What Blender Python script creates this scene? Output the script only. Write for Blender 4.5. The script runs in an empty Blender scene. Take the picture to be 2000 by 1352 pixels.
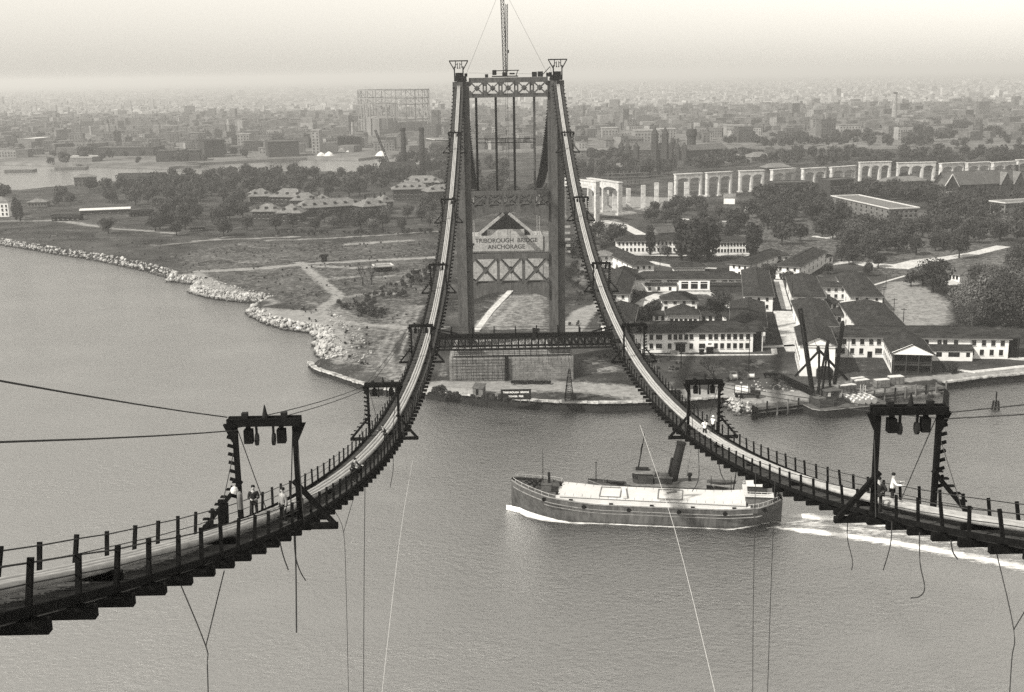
import bpy, bmesh, math, random
import numpy as np
from mathutils import Vector, Matrix
random.seed(7); RNG=np.random.default_rng(7)
SC=bpy.context.scene; COL=SC.collection
# ------------------------------------------------------------------ camera
FPX,CAMX,CAMZ=2300.0,-3.75,98.0
PIT,YAW,ROL=math.radians(12.99),math.radians(.57),math.radians(-.86)
Fw=np.array([math.sin(YAW)*math.cos(PIT),math.cos(YAW)*math.cos(PIT),-math.sin(PIT)])
Rt=np.array([math.cos(YAW),-math.sin(YAW),0.]); Up=np.cross(Rt,Fw)
CR=Rt*math.cos(ROL)+Up*math.sin(ROL); CU=-Rt*math.sin(ROL)+Up*math.cos(ROL)
CAM=np.array([CAMX,0.,CAMZ])
def ray(px,py): return Fw+(px-1000)/FPX*CR+(676-py)/FPX*CU
def W(px,py,z=3.):            # survey of the photograph: where a sight line meets the level z
    r=ray(px,py); return CAM+r*(z-CAMZ)/r[2]
def WX(px,py,x): r=ray(px,py); return CAM+r*(x-CAMX)/r[0]
def WY(px,py,y): r=ray(px,py); return CAM+r*y/r[1]
cam=bpy.data.cameras.new('camera'); camo=bpy.data.objects.new('camera',cam); COL.objects.link(camo)
m=Matrix.Identity(4)
for i in range(3):
    m[i][0]=CR[i]; m[i][1]=CU[i]; m[i][2]=-Fw[i]; m[i][3]=CAM[i]
camo.matrix_world=m
cam.sensor_fit='HORIZONTAL'; cam.sensor_width=36; cam.lens=FPX/2000*36; cam.clip_start=.5; cam.clip_end=90000
SC.camera=camo
# ------------------------------------------------------------------ light
SUNV=Vector((-.62,-.40,.675)).normalized()       # towards the sun: left of the view, a little behind the camera
SUN_EL=math.asin(SUNV.z); SUN_AZ=math.atan2(SUNV.x,SUNV.y)
TINT=(1.0,.955,.86)
wd=bpy.data.worlds.new('World'); SC.world=wd; wd.use_nodes=True
nt=wd.node_tree; nt.nodes.clear()
sky=nt.nodes.new('ShaderNodeTexSky'); sky.sky_type='NISHITA'; sky.sun_disc=False
sky.sun_elevation=SUN_EL; sky.sun_rotation=SUN_AZ; sky.air_density=3.2; sky.dust_density=.4; sky.ozone_density=1.0
bw=nt.nodes.new('ShaderNodeRGBToBW'); nt.links.new(sky.outputs[0],bw.inputs[0])
tn=nt.nodes.new('ShaderNodeMixRGB'); tn.blend_type='MULTIPLY'; tn.inputs[0].default_value=1; tn.inputs[2].default_value=(*TINT,1)
nt.links.new(bw.outputs[0],tn.inputs[1])
bg=nt.nodes.new('ShaderNodeBackground'); bg.inputs[1].default_value=.14; nt.links.new(tn.outputs[0],bg.inputs[0])
wo=nt.nodes.new('ShaderNodeOutputWorld'); nt.links.new(bg.outputs[0],wo.inputs[0])
sl=bpy.data.lights.new('sun','SUN'); sl.energy=5.0; sl.angle=math.radians(.6); sl.color=(1.0,.955,.86)
so=bpy.data.objects.new('sun',sl); COL.objects.link(so); so.rotation_euler=SUNV.to_track_quat('Z','Y').to_euler(); so.location=(-300,-100,400)
vs=SC.view_settings; vs.view_transform='Standard'; vs.look='None'; vs.exposure=.47; vs.gamma=1; vs.use_curve_mapping=False
SC.render.engine='CYCLES'; cy=SC.cycles
cy.max_bounces=5; cy.diffuse_bounces=2; cy.glossy_bounces=2; cy.transmission_bounces=2; cy.volume_bounces=0; cy.transparent_max_bounces=8
cy.use_denoising=False; cy.sample_clamp_indirect=4; cy.sample_clamp_direct=2.2
HAZE_DENSITY=.00017; HAZE_COLOR=.87
# ------------------------------------------------------------------ helpers
class MB:
    def __init__(s): s.v=[]; s.f=[]
    def add(s,vs,fs):
        b=len(s.v); s.v.extend(tuple(map(float,p)) for p in vs); s.f.extend(tuple(b+i for i in f) for f in fs); return s
    def box(s,c,d,rz=0.):
        x,y,z=d[0]/2,d[1]/2,d[2]/2; ca,sa=math.cos(rz),math.sin(rz)
        vs=[]
        for k in (-z,z):
            for (i,j) in ((-x,-y),(x,-y),(x,y),(-x,y)): vs.append((c[0]+i*ca-j*sa,c[1]+i*sa+j*ca,c[2]+k))
        return s.add(vs,[(3,2,1,0),(4,5,6,7),(0,1,5,4),(1,2,6,5),(2,3,7,6),(3,0,4,7)])
    def bar(s,p,q,w,h=None,up=(0,0,1)):
        h=h or w; p=Vector(p); q=Vector(q); d=(q-p)
        if d.length<1e-6: return s
        d.normalize(); u=Vector(up)
        if abs(d.dot(u))>.98: u=Vector((0,1,0)) if abs(d.y)<.9 else Vector((1,0,0))
        r=d.cross(u).normalized(); u=r.cross(d)
        vs=[]
        for e in (p,q):
            for i,j in ((-1,-1),(1,-1),(1,1),(-1,1)): vs.append(e+r*(w/2*i)+u*(h/2*j))
        return s.add(vs,[(3,2,1,0),(4,5,6,7),(0,1,5,4),(1,2,6,5),(2,3,7,6),(3,0,4,7)])
    def tube(s,pts,r,n=6,cap=True):
        pts=[Vector(p) for p in pts]; R=r if isinstance(r,(list,tuple)) else [r]*len(pts)
        vs=[];fs=[]
        t0=None
        for i,p in enumerate(pts):
            d=(pts[min(i+1,len(pts)-1)]-pts[max(i-1,0)]).normalized()
            u=Vector((0,0,1)) if abs(d.z)<.95 else Vector((0,1,0))
            a=d.cross(u).normalized(); b=a.cross(d)
            for k in range(n):
                t=2*math.pi*k/n; vs.append(p+(a*math.cos(t)+b*math.sin(t))*R[i])
        for i in range(len(pts)-1):
            for k in range(n):
                k2=(k+1)%n; fs.append((i*n+k,i*n+k2,(i+1)*n+k2,(i+1)*n+k))
        if cap: fs.append(tuple(range(n-1,-1,-1))); fs.append(tuple((len(pts)-1)*n+k for k in range(n)))
        return s.add(vs,fs)
    def lathe(s,c,prof,n=16):
        vs=[];fs=[]
        for r,z in prof:
            for k in range(n):
                t=2*math.pi*k/n; vs.append((c[0]+r*math.cos(t),c[1]+r*math.sin(t),c[2]+z))
        for i in range(len(prof)-1):
            for k in range(n):
                k2=(k+1)%n; fs.append((i*n+k,i*n+k2,(i+1)*n+k2,(i+1)*n+k))
        fs.append(tuple(range(n-1,-1,-1))); fs.append(tuple((len(prof)-1)*n+k for k in range(n)))
        return s.add(vs,fs)
    def prism(s,poly,z0,z1):
        n=len(poly); a=sum(poly[i][0]*poly[(i+1)%n][1]-poly[(i+1)%n][0]*poly[i][1] for i in range(n))
        if a<0: poly=poly[::-1]
        vs=[(x,y,z0) for x,y in poly]+[(x,y,z1) for x,y in poly]
        return s.add(vs,[tuple(range(n-1,-1,-1)),tuple(range(n,2*n))]+[(i,(i+1)%n,n+(i+1)%n,n+i) for i in range(n)])
    def mesh(s,name,mat,smooth=False):
        me=bpy.data.meshes.new(name); me.from_pydata(s.v,[],s.f); me.materials.append(mat)
        if smooth: me.polygons.foreach_set('use_smooth',[True]*len(me.polygons))
        return me
    def build(s,name,mat,parent=None,smooth=False):
        return link(name,s.mesh(name,mat,smooth),parent)
def link(name,me,parent=None,loc=None,rz=None):
    o=bpy.data.objects.new(name,me); COL.objects.link(o)
    if parent is not None: o.parent=parent
    if loc is not None: o.location=loc
    if rz is not None: o.rotation_euler=(0,0,rz)
    return o
def tag(o,label,cat,group=None):
    o['label']=label; o['category']=cat
    if group: o['group']=group
    return o
def thing(name,label,cat,loc=(0,0,0),rz=0,group=None):
    o=link(name,None,None,loc,rz); return tag(o,label,cat,group)
def kind(o,k): o['kind']=k; return o
KIDS={}
def dup(root,loc,rz=0,sc=1,label=None,group=None):
    r=root.copy(); COL.objects.link(r); r.location=loc; r.rotation_euler=(0,0,rz); r.scale=(sc,sc,sc) if not isinstance(sc,tuple) else sc
    if label: r['label']=label
    if group: r['group']=group
    for ch in root.children:
        c=ch.copy(); COL.objects.link(c); c.parent=r
        for g in ch.children:
            d=g.copy(); COL.objects.link(d); d.parent=c
    return r
# ------------------------------------------------------------------ materials
MATS={}
def mat(name,v,rough=.8,amp=.25,scale=.5,fine=None,bump=0,bscale=None,spec=.08,metal=0,rnd=0,stretch=None,coord='pos',wet=False):
    """neutral grey surface: base value v, mottled by +-amp at size scale (1/m), optional finer grain and relief"""
    if name in MATS: return MATS[name]
    mt=bpy.data.materials.new(name); mt.use_nodes=True; t=mt.node_tree; b=t.nodes['Principled BSDF']
    b.inputs['Roughness'].default_value=rough; b.inputs['Specular IOR Level'].default_value=spec; b.inputs['Metallic'].default_value=metal
    N=t.nodes.new; L=t.links.new
    if coord=='pos': src=N('ShaderNodeNewGeometry').outputs['Position']
    else: src=N('ShaderNodeTexCoord').outputs['Object']
    if stretch:
        mp=N('ShaderNodeMapping'); mp.inputs['Scale'].default_value=stretch; L(src,mp.inputs[0]); src=mp.outputs[0]
    n1=N('ShaderNodeTexNoise'); n1.inputs['Scale'].default_value=scale; n1.inputs['Detail'].default_value=6; n1.inputs['Roughness'].default_value=.65; L(src,n1.inputs[0])
    mr=N('ShaderNodeMapRange'); mr.inputs[1].default_value=.3; mr.inputs[2].default_value=.7; mr.inputs[3].default_value=v*(1-amp); mr.inputs[4].default_value=v*(1+amp); L(n1.outputs[0],mr.inputs[0])
    val=mr.outputs[0]
    if fine:
        n2=N('ShaderNodeTexNoise'); n2.inputs['Scale'].default_value=fine; n2.inputs['Detail'].default_value=3; L(src,n2.inputs[0])
        m2=N('ShaderNodeMapRange'); m2.inputs[1].default_value=.3; m2.inputs[2].default_value=.7; m2.inputs[3].default_value=.72; m2.inputs[4].default_value=1.28; L(n2.outputs[0],m2.inputs[0])
        mu=N('ShaderNodeMath'); mu.operation='MULTIPLY'; L(val,mu.inputs[0]); L(m2.outputs[0],mu.inputs[1]); val=mu.outputs[0]
    if rnd:
        oi=N('ShaderNodeObjectInfo'); m3=N('ShaderNodeMapRange'); m3.inputs[3].default_value=1-rnd; m3.inputs[4].default_value=1+rnd; L(oi.outputs['Random'],m3.inputs[0])
        mu=N('ShaderNodeMath'); mu.operation='MULTIPLY'; L(val,mu.inputs[0]); L(m3.outputs[0],mu.inputs[1]); val=mu.outputs[0]
    if wet:
        sx=N('ShaderNodeSeparateXYZ'); L(N('ShaderNodeNewGeometry').outputs['Position'],sx.inputs[0]); m4=N('ShaderNodeMapRange'); L(sx.outputs[2],m4.inputs[0])
        for i_,v_ in enumerate((.35,1.5,.12,1)): m4.inputs[1+i_].default_value=v_
        mu=N('ShaderNodeMath'); mu.operation='MULTIPLY'; L(val,mu.inputs[0]); L(m4.outputs[0],mu.inputs[1]); val=mu.outputs[0]
    cb=N('ShaderNodeCombineColor')
    for i in range(3): L(val,cb.inputs[i])
    L(cb.outputs[0],b.inputs['Base Color'])
    if bump:
        nb=N('ShaderNodeTexNoise'); nb.inputs['Scale'].default_value=bscale or (fine or scale)*2; nb.inputs['Detail'].default_value=5; L(src,nb.inputs[0])
        bp=N('ShaderNodeBump'); bp.inputs['Strength'].default_value=bump; bp.inputs['Distance'].default_value=.1; L(nb.outputs[0],bp.inputs['Height']); L(bp.outputs[0],b.inputs['Normal'])
    MATS[name]=mt; return mt
M_TIMBER=mat('creosoted_timber',.006,.9,.45,2.0,fine=14,bump=.4,spec=.03)
M_WIRE=mat('dark_wire_rope',.03,.6,.2,3)
M_PALEROPE=mat('pale_manila_rope',.4,.8,.2,3)
M_STRAND=mat('galvanised_strand',.31,.45,.18,.8,fine=5,metal=0,spec=.5,stretch=(3,.25,.25))
M_STEEL=mat('primed_steel',.055,.6,.2,.35,fine=1.6,bump=.15,stretch=(1,1,.3))
M_STEELD=mat('dark_steel',.01,.55,.3,1.2)
M_CONC=mat('board_marked_concrete',.27,.9,.22,.25,fine=1.2,bump=.3)
M_CONCD=mat('weathered_concrete',.2,.9,.3,.3,fine=1.5,bump=.4)
M_STONE=mat('pale_pier_stone',.15,.9,.22,.5,fine=2.5,bump=.5,rnd=.16,coord='pos')
M_WHITE=mat('white_stucco',.66,.85,.12,.25,bump=.1)
M_ROOF=mat('dark_shingle',.024,.9,.55,.4,fine=1.2,bump=.8,stretch=(.5,.5,4))
M_ROOFP=mat('pale_slate',.13,.8,.25,.3,fine=1.2,bump=.3)
M_ROOFM=mat('grey_felt_roof',.07,.85,.25,.2,fine=1.0)
M_BRICK=mat('dark_brick',.035,.9,.25,.4,fine=1.8)
M_BRICKP=mat('pale_brick',.12,.9,.25,.3,fine=1.4)
M_GLASS=mat('dark_window_glass',.012,.15,.3,.6,spec=.5)
M_TRIM=mat('pale_trim',.5,.8,.15,.6)
M_WOODP=mat('weathered_plank',.1,.85,.35,1.2,fine=6,stretch=(.4,1,1))
M_BARK=mat('bark',.02,.9,.3,1.5)
M_BOARD=mat('black_signboard',.015,.6,.2,1)
M_LETTERW=mat('white_sign_paint',.75,.7,.08,2)
M_LETTERB=mat('black_sign_paint',.03,.7,.1,2)
M_ROCK=mat('pale_rubble_rock',.3,.95,.6,.45,fine=1.2,rnd=0,bump=.5,wet=True)
M_DARKHULL=mat('black_hull_paint',.06,.6,.45,.5,fine=1.6,stretch=(1,1,.25),spec=.12)
M_DECKW=mat('salt_whitened_deck',.5,.8,.1,.3)
M_CONCW=mat('fresh_white_concrete',.42,.9,.12,.15,fine=.5)
M_PATH=mat('bleached_path',.42,.95,.18,.2,fine=1.0)
M_CITY=mat('city_masonry',.09,.9,.25,.12,rnd=.45,fine=.35)
M_CITYP=mat('pale_city_masonry',.19,.9,.2,.1,rnd=.25,fine=.3)
M_CITYR=mat('tar_roof',.09,.9,.4,.05,rnd=.5)

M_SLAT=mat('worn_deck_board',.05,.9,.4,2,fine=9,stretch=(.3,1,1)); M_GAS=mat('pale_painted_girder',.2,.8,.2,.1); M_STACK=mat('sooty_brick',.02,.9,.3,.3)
# ------------------------------------------------------------------ ground, shore, water
def inside(poly,X,Y):
    r=np.zeros(X.shape,bool); n=len(poly)
    for i in range(n):
        x0,y0=poly[i]; x1,y1=poly[(i+1)%n]
        if y0==y1: continue
        c=((y0>Y)!=(y1>Y))&(X<(x1-x0)*(Y-y0)/(y1-y0)+x0); r^=c
    return r
def segdist(pts,X,Y,closed=False):
    d=np.full(X.shape,1e9); n=len(pts)
    for i in range(n if closed else n-1):
        ax,ay=pts[i]; bx,by=pts[(i+1)%n]; dx,dy=bx-ax,by-ay; l=dx*dx+dy*dy+1e-9
        t=np.clip(((X-ax)*dx+(Y-ay)*dy)/l,0,1); d=np.minimum(d,np.hypot(X-ax-t*dx,Y-ay-t*dy))
    return d
def ss(a,b,x): t=np.clip((x-a)/(b-a),0,1); return t*t*(3-2*t)
def vnoise(X,Y,s,seed=0):
    g=np.random.default_rng(seed).random((256,256)); x=X/s; y=Y/s; i=np.floor(x).astype(int); j=np.floor(y).astype(int); u=x-i; v=y-j
    u=u*u*(3-2*u); v=v*v*(3-2*v); a=g[i%256,j%256]; b=g[(i+1)%256,j%256]; c=g[i%256,(j+1)%256]; d=g[(i+1)%256,(j+1)%256]
    return (a*(1-u)+b*u)*(1-v)+(c*(1-u)+d*u)*v
FRONT=[(-160,462),(0,478),(100,495),(200,511),(290,531),(332,543),(330,550),(385,556),(378,563),(372,571),(415,584),(480,591),(527,590),(500,600),(484,612),(520,633),(560,644),(610,650),(622,668),(618,690),(640,706),(632,714),(602,716),(612,729),(700,758),(760,773),(835,779),(950,792),(1060,801),(1180,804),(1290,801),(1424,792),(1432,808),(1478,812),(1560,806),(1600,800),(1845,776),(1846,762),(2000,744),(2250,728)]
BACK=[(2600,300),(2000,296),(1400,296),(900,305),(860,318),(760,335),(700,340),(600,340),(480,338),(400,345),(330,350),(150,366),(60,374),(0,380),(-260,392)]
ISL=[tuple(W(*p,0)[:2]) for p in FRONT]+[tuple(W(*p,0)[:2]) for p in BACK]
ys=[318.0]
while ys[-1]<1760: ys.append(ys[-1]+max(1.6,(ys[-1]-300)*.006+.8))
ys=np.array(ys); xs=np.concatenate([np.arange(-800,-190,3.0),np.arange(-190,200,1.4),np.arange(200,1150,3.0)])
GX,GY=np.meshgrid(xs,ys)
SD=segdist(ISL,GX,GY,True)*np.where(inside(ISL,GX,GY),1,-1)
GZ=np.clip(SD*1.1-.6,-3,3)+np.where(SD>3,0,0)
GZ=np.where(SD>4,3+(vnoise(GX,GY,19,1)-.5)*.5+(vnoise(GX,GY,6,2)-.5)*.22,GZ+(vnoise(GX,GY,4,3)-.5)*.8)
DIRT=np.zeros(GX.shape)
def stroke(px,w,s=1.,z=3.):
    global DIRT
    p=[tuple(W(*q,z)[:2]) for q in px]; d=segdist(p,GX,GY); DIRT=np.maximum(DIRT,s*(1-ss(w*.35,w*.75,d)))
def patch(px,s=1.,soft=5.):
    global DIRT
    p=[tuple(W(*q,3)[:2]) for q in px]; d=segdist(p,GX,GY,True)*np.where(inside(p,GX,GY),1,-1); DIRT=np.maximum(DIRT,s*ss(-soft*.3,soft,d))
# dirt tracks and bare ground of the construction point (left)
for px,w,s in [([(584,512),(609,533),(641,560),(661,576),(655,586),(636,597),(622,606),(632,616),(654,625),(691,634),(751,638),(790,640)],5,.8),
  ([(800,600),(760,640),(735,680),(745,720),(790,740)],12,.42),
  ([(590,516),(680,512),(770,506),(850,503)],6,.9),([(590,516),(520,524),(450,527),(390,530)],7,.9),([(600,520),(690,523),(760,520)],5,.8),
  ([(655,582),(700,577),(770,573)],4,.6),([(520,470),(650,465),(860,452)],4,.7),([(680,478),(730,474),(800,470)],7,.75),([(450,462),(400,470),(300,480)],5,.5),
  ([(0,432),(110,430),(220,447),(340,455)],5,.9),([(380,470),(470,467),(580,463)],4,.8),([(640,545),(700,540)],6,.6),
  ([(600,590),(680,612),(740,650)],4,.5),([(760,637),(860,640)],7,.5)]: stroke(px,w,s)
patch([(355,495),(420,474),(500,470),(570,488),(575,500),(520,492),(450,486),(400,500)],.42,14); patch([(420,515),(500,505),(560,508),(500,518)],.45,6); stroke([(400,500),(470,512),(560,500)],2,.5)
patch([(330,538),(400,530),(440,552),(530,578),(560,592),(520,600),(600,605),(640,612),(690,650),(700,690),(690,712),(640,712),(620,650),(540,640),(490,610),(520,590),(380,572)],.9,6)
patch([(720,655),(770,640),(760,680),(745,720),(790,745),(730,735),(715,700)],.3,6)
for dx in (0,15,32): stroke([(806+dx*.6,596),(770+dx,640),(742+dx*1.4,684),(748+dx*1.2,722),(778+dx,748)],1.7,.62)
patch([(735,535),(850,515),(855,535),(790,548)],.42,6); stroke([(735,541),(768,538)],3,.8); stroke([(770,552),(840,530)],2,.6)
patch([(320,545),(330,500),(420,470),(560,475),(700,470),(860,460),(850,640),(760,700),(640,640),(540,600),(420,560)],.3,10); patch([(600,600),(640,590),(700,600),(735,650),(720,720),(650,715),(620,650)],.55,8)
patch([(1250,470),(1300,430),(1500,400),(1640,440),(1850,400),(2000,400),(2000,520),(1880,560),(1700,540),(1600,500),(1450,510)],.34,12); patch([(1725,550),(1790,545),(1868,590),(1868,638),(1735,638),(1700,575)],.75,6); patch([(1900,500),(1965,488),(2000,500),(1990,530),(1880,540)],.4,8)
for q in ([(1480,600),(1520,600),(1538,672),(1500,672)],[(1535,560),(1546,560),(1556,610),(1544,606)],[(1640,735),(1660,700),(1735,705),(1738,735)]): patch(q,.16,3)
# bare ground round the pier, behind it and along the quay (right)
patch([(930,650),(965,575),(1080,570),(1085,650)],.55,6); stroke([(935,640),(990,575)],4,1); stroke([(960,640),(1010,590)],2.5,.8)
patch([(830,742),(1130,740),(1280,755),(1290,790),(1130,770),(990,768),(900,778),(840,765)],.8,5)
patch([(870,680),(880,740),(850,735)],.8,4); patch([(1125,700),(1180,690),(1240,730),(1130,735)],.55,6)
stroke([(850,752),(1000,752),(1130,756),(1300,765),(1420,770),(1500,775),(1560,772)],8,.95); patch([(1400,740),(1500,760),(1560,765),(1560,790),(1440,790),(1380,775)],.9,5)
patch([(1560,748),(1660,740),(1840,752),(1830,768),(1600,785)],.5,5); stroke([(1740,745),(1850,735),(2000,722)],4,.9); stroke([(1840,757),(1900,747),(2000,735)],4,1)
stroke([(1165,600),(1140,610),(1110,650)],9,.95); stroke([(1165,600),(1190,560)],5,.7); patch([(1730,555),(1850,600),(1860,630),(1740,630),(1720,590)],.62,8)
patch([(1110,440),(1210,425),(1250,445),(1190,460),(1120,470)],.7,10); patch([(1110,380),(1330,385),(1290,415),(1180,425),(1110,410)],.75,10); patch([(1120,480),(1180,480),(1160,560),(1110,560)],.5,8)
patch([(0,420),(120,425),(330,450),(300,457),(100,435),(0,437)],.3,10)
for px in [[(1240,300),(1240,270),(1110,272),(1110,300)],[(1300,305),(1380,280),(1360,272),(1260,280)]]: patch(px,.7,30)
nv=GX.size; nr,nc=GX.shape
me=bpy.data.meshes.new('ground'); idx=np.arange(nv).reshape(nr,nc)
q=np.stack([idx[:-1,:-1],idx[:-1,1:],idx[1:,1:],idx[1:,:-1]],-1).reshape(-1,4)
keep=(GZ.reshape(-1)[q].max(1)>-2.9); q=q[keep]
me.vertices.add(nv); me.vertices.foreach_set('co',np.stack([GX,GY,GZ],-1).reshape(-1).astype(np.float32))
me.loops.add(q.size); me.loops.foreach_set('vertex_index',q.reshape(-1).astype(np.int32)); me.polygons.add(len(q)); me.polygons.foreach_set('loop_start',np.arange(0,q.size,4,dtype=np.int32)); me.polygons.foreach_set('use_smooth',np.ones(len(q),bool))
me.update(); me.validate()
at=me.attributes.new('dirt','FLOAT','POINT'); at.data.foreach_set('value',DIRT.reshape(-1).astype(np.float32))
def ground_mat():
    mt=bpy.data.materials.new('grass_and_bare_earth'); mt.use_nodes=True; t=mt.node_tree; b=t.nodes['Principled BSDF']; N=t.nodes.new; L=t.links.new
    b.inputs['Roughness'].default_value=.95; b.inputs['Specular IOR Level'].default_value=.1
    pos=N('ShaderNodeNewGeometry').outputs['Position']; a=N('ShaderNodeAttribute'); a.attribute_name='dirt'
    def noise(s,d=6,r=.65):
        n=N('ShaderNodeTexNoise'); n.inputs['Scale'].default_value=s; n.inputs['Detail'].default_value=d; n.inputs['Roughness'].default_value=r; L(pos,n.inputs[0]); return n.outputs[0]
    def mr(x,a0,a1,b0,b1):
        n=N('ShaderNodeMapRange'); L(x,n.inputs[0])
        for i,v in enumerate((a0,a1,b0,b1)): n.inputs[1+i].default_value=v
        return n.outputs[0]
    def ma(op,x,y):
        n=N('ShaderNodeMath'); n.operation=op
        for i,v in enumerate((x,y)):
            if isinstance(v,(int,float)): n.inputs[i].default_value=v
            else: L(v,n.inputs[i])
        return n.outputs[0]
    patches=noise(.035,8,.6); rough=noise(.5,6,.7); fine=noise(2.2,4,.7)
    grass=ma('MULTIPLY',mr(patches,.36,.66,.01,.055),mr(fine,.25,.75,.55,1.45))
    earth=ma('MULTIPLY',mr(rough,.3,.7,.13,.27),mr(fine,.3,.7,.8,1.2))
    d=ma('ADD',a.outputs['Fac'],mr(rough,.3,.7,-.28,.28)); d=mr(d,.25,.75,0,1)
    sp=mr(noise(.13,9,.78),.55,.72,0,.75); d=ma('MAXIMUM',d,sp); sp2=mr(noise(.9,5,.8),.6,.75,0,.5); d=ma('MAXIMUM',d,sp2)
    mx=N('ShaderNodeMix'); L(d,mx.inputs[0]); L(grass,mx.inputs[2]); L(earth,mx.inputs[3])
    # wet, weedy band at the tide line
    sx=N('ShaderNodeSeparateXYZ'); L(pos,sx.inputs[0]); wet=mr(sx.outputs[2],.3,1.3,.25,1)
    v=ma('MULTIPLY',mx.outputs[0],wet); cb=N('ShaderNodeCombineColor')
    for i in range(3): L(v,cb.inputs[i])
    L(cb.outputs[0],b.inputs['Base Color'])
    bp=N('ShaderNodeBump'); bp.inputs['Strength'].default_value=.5; bp.inputs['Distance'].default_value=.2; L(rough,bp.inputs['Height']); L(bp.outputs[0],b.inputs['Normal'])
    return mt
M_GROUND=ground_mat(); me.materials.append(M_GROUND); kind(link('ground',me),'structure')
# far mainland beyond the back channel
FARB=[(-900,318),(0,322),(160,326),(330,331),(400,322),(480,318),(600,312),(700,314),(800,303),(900,298),(1200,294),(1600,292),(2000,290),(2800,288)]
fp=[tuple(W(*p,0)[:2]) for p in FARB]
MB().prism(fp+[(20000,40000),(-20000,40000)],-2,2.6).build('far_ground',mat('city_ground',.11,.95,.4,.012,fine=.06))
kind(bpy.data.objects['far_ground'],'structure')
# water
def water_mat():
    mt=bpy.data.materials.new('river_water'); mt.use_nodes=True; t=mt.node_tree; b=t.nodes['Principled BSDF']; N=t.nodes.new; L=t.links.new
    b.inputs['Roughness'].default_value=.16; b.inputs['IOR'].default_value=8.0; b.inputs['Base Color'].default_value=(.008,.008,.008,1)
    pos=N('ShaderNodeNewGeometry').outputs['Position']
    mp=N('ShaderNodeMapping'); mp.inputs['Rotation'].default_value=(0,0,.5); mp.inputs['Scale'].default_value=(1,1.5,1); L(pos,mp.inputs[0])
    def noise(s,d,r):
        n=N('ShaderNodeTexNoise'); n.inputs['Scale'].default_value=s; n.inputs['Detail'].default_value=d; n.inputs['Roughness'].default_value=r; L(mp.outputs[0],n.inputs[0]); return n.outputs[0]
    a=noise(.09,2,.5); c=noise(.55,7,.7); e=noise(.022,4,.6)
    ad=N('ShaderNodeMath'); ad.operation='MULTIPLY_ADD'; L(a,ad.inputs[0]); ad.inputs[1].default_value=.5; L(c,ad.inputs[2])
    st=N('ShaderNodeMapRange'); L(e,st.inputs[0]); st.inputs[1].default_value=.35; st.inputs[2].default_value=.65; st.inputs[3].default_value=.5; st.inputs[4].default_value=1.0
    bp=N('ShaderNodeBump'); L(st.outputs[0],bp.inputs['Strength']); bp.inputs['Distance'].default_value=.75; L(ad.outputs[0],bp.inputs['Height']); L(bp.outputs[0],b.inputs['Normal'])
    return mt
MB().box((0,1000,-20),(8000,3200,40)).build('water',water_mat()); kind(bpy.data.objects['water'],'structure')
# riprap and rubble along the shore
def rocks(name,spots,m,seed,lab=None):
    r=random.Random(seed); base=bmesh.new(); bmesh.ops.create_icosphere(base,subdivisions=1,radius=1); bv=[v.co.copy() for v in base.verts]; bf=[[v.index for v in f.verts] for f in base.faces]; base.free()
    b=MB()
    for (x,y,z,s) in spots:
        sx,sy,sz=[s*r.uniform(.55,1.25) for _ in range(3)]; a=r.uniform(0,6.3); ca,sa=math.cos(a),math.sin(a)
        b.add([(x+(v.x*ca*sx-v.y*sa*sy)*(.8+.4*r.random()),y+(v.x*sa*sx+v.y*ca*sy)*(.8+.4*r.random()),z+v.z*sz*.75) for v in bv],bf)
    o=b.build(name,m); return kind(o,'stuff')
def along(px,w,n,smin,smax,zin,seed):
    r=random.Random(seed); p=[W(*q,0) for q in px]; L=[np.hypot(*(p[i+1]-p[i])[:2]) for i in range(len(p)-1)]; T=sum(L); out=[]
    for _ in range(n):
        u=r.random()*T; i=0
        while i<len(L)-1 and u>L[i]: u-=L[i]; i+=1
        a,b=p[i],p[i+1]; d=(b-a)/max(L[i],1e-6); nx,ny=-d[1],d[0]; k=r.random()**1.2*w; q=a+d*u
        s=(smin+(smax-smin)*r.random()**3.2)*(1.7 if r.random()<.04 else 1)
        out.append((q[0]+nx*(k-1.0),q[1]+ny*(k-1.0),min(.2+k*.75,zin)+r.uniform(-.2,.3),s))
    return out
sp=along(FRONT[0:6],4.5,900,.4,1.1,3.1,1)+along(FRONT[5:9],5,420,.25,1.2,3.0,2)+along(FRONT[8:13],5,800,.25,1.3,3.0,3)+along(FRONT[12:18],4,700,.25,1.3,3.0,4)+along(FRONT[17:22],7,800,.2,1.2,3.1,5)+along([(1415,792),(1424,795),(1432,808),(1478,813)],4,120,.2,.9,3.0,6)
rocks('shore_rubble',sp,M_ROCK,3)
r0=random.Random(9); sp=[]
for poly,n in [([(640,600),(700,640),(728,690),(700,712),(640,700),(625,655)],170),([(390,540),(520,575),(500,588),(400,575)],260),([(1440,742),(1555,752),(1555,772),(1470,768)],60)]:
    P=[tuple(W(*q,3)[:2]) for q in poly]; x0,x1=min(a for a,_ in P),max(a for a,_ in P); y0,y1=min(b for _,b in P),max(b for _,b in P)
    k=0
    while k<n:
        x,y=r0.uniform(x0,x1),r0.uniform(y0,y1)
        if inside(P,np.array([x]),np.array([y]))[0]: sp.append((x,y,3.1,r0.uniform(.12,.6)*(1.7 if r0.random()<.08 else 1))); k+=1
rocks('loose_stones',sp,M_ROCK,4)
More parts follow.
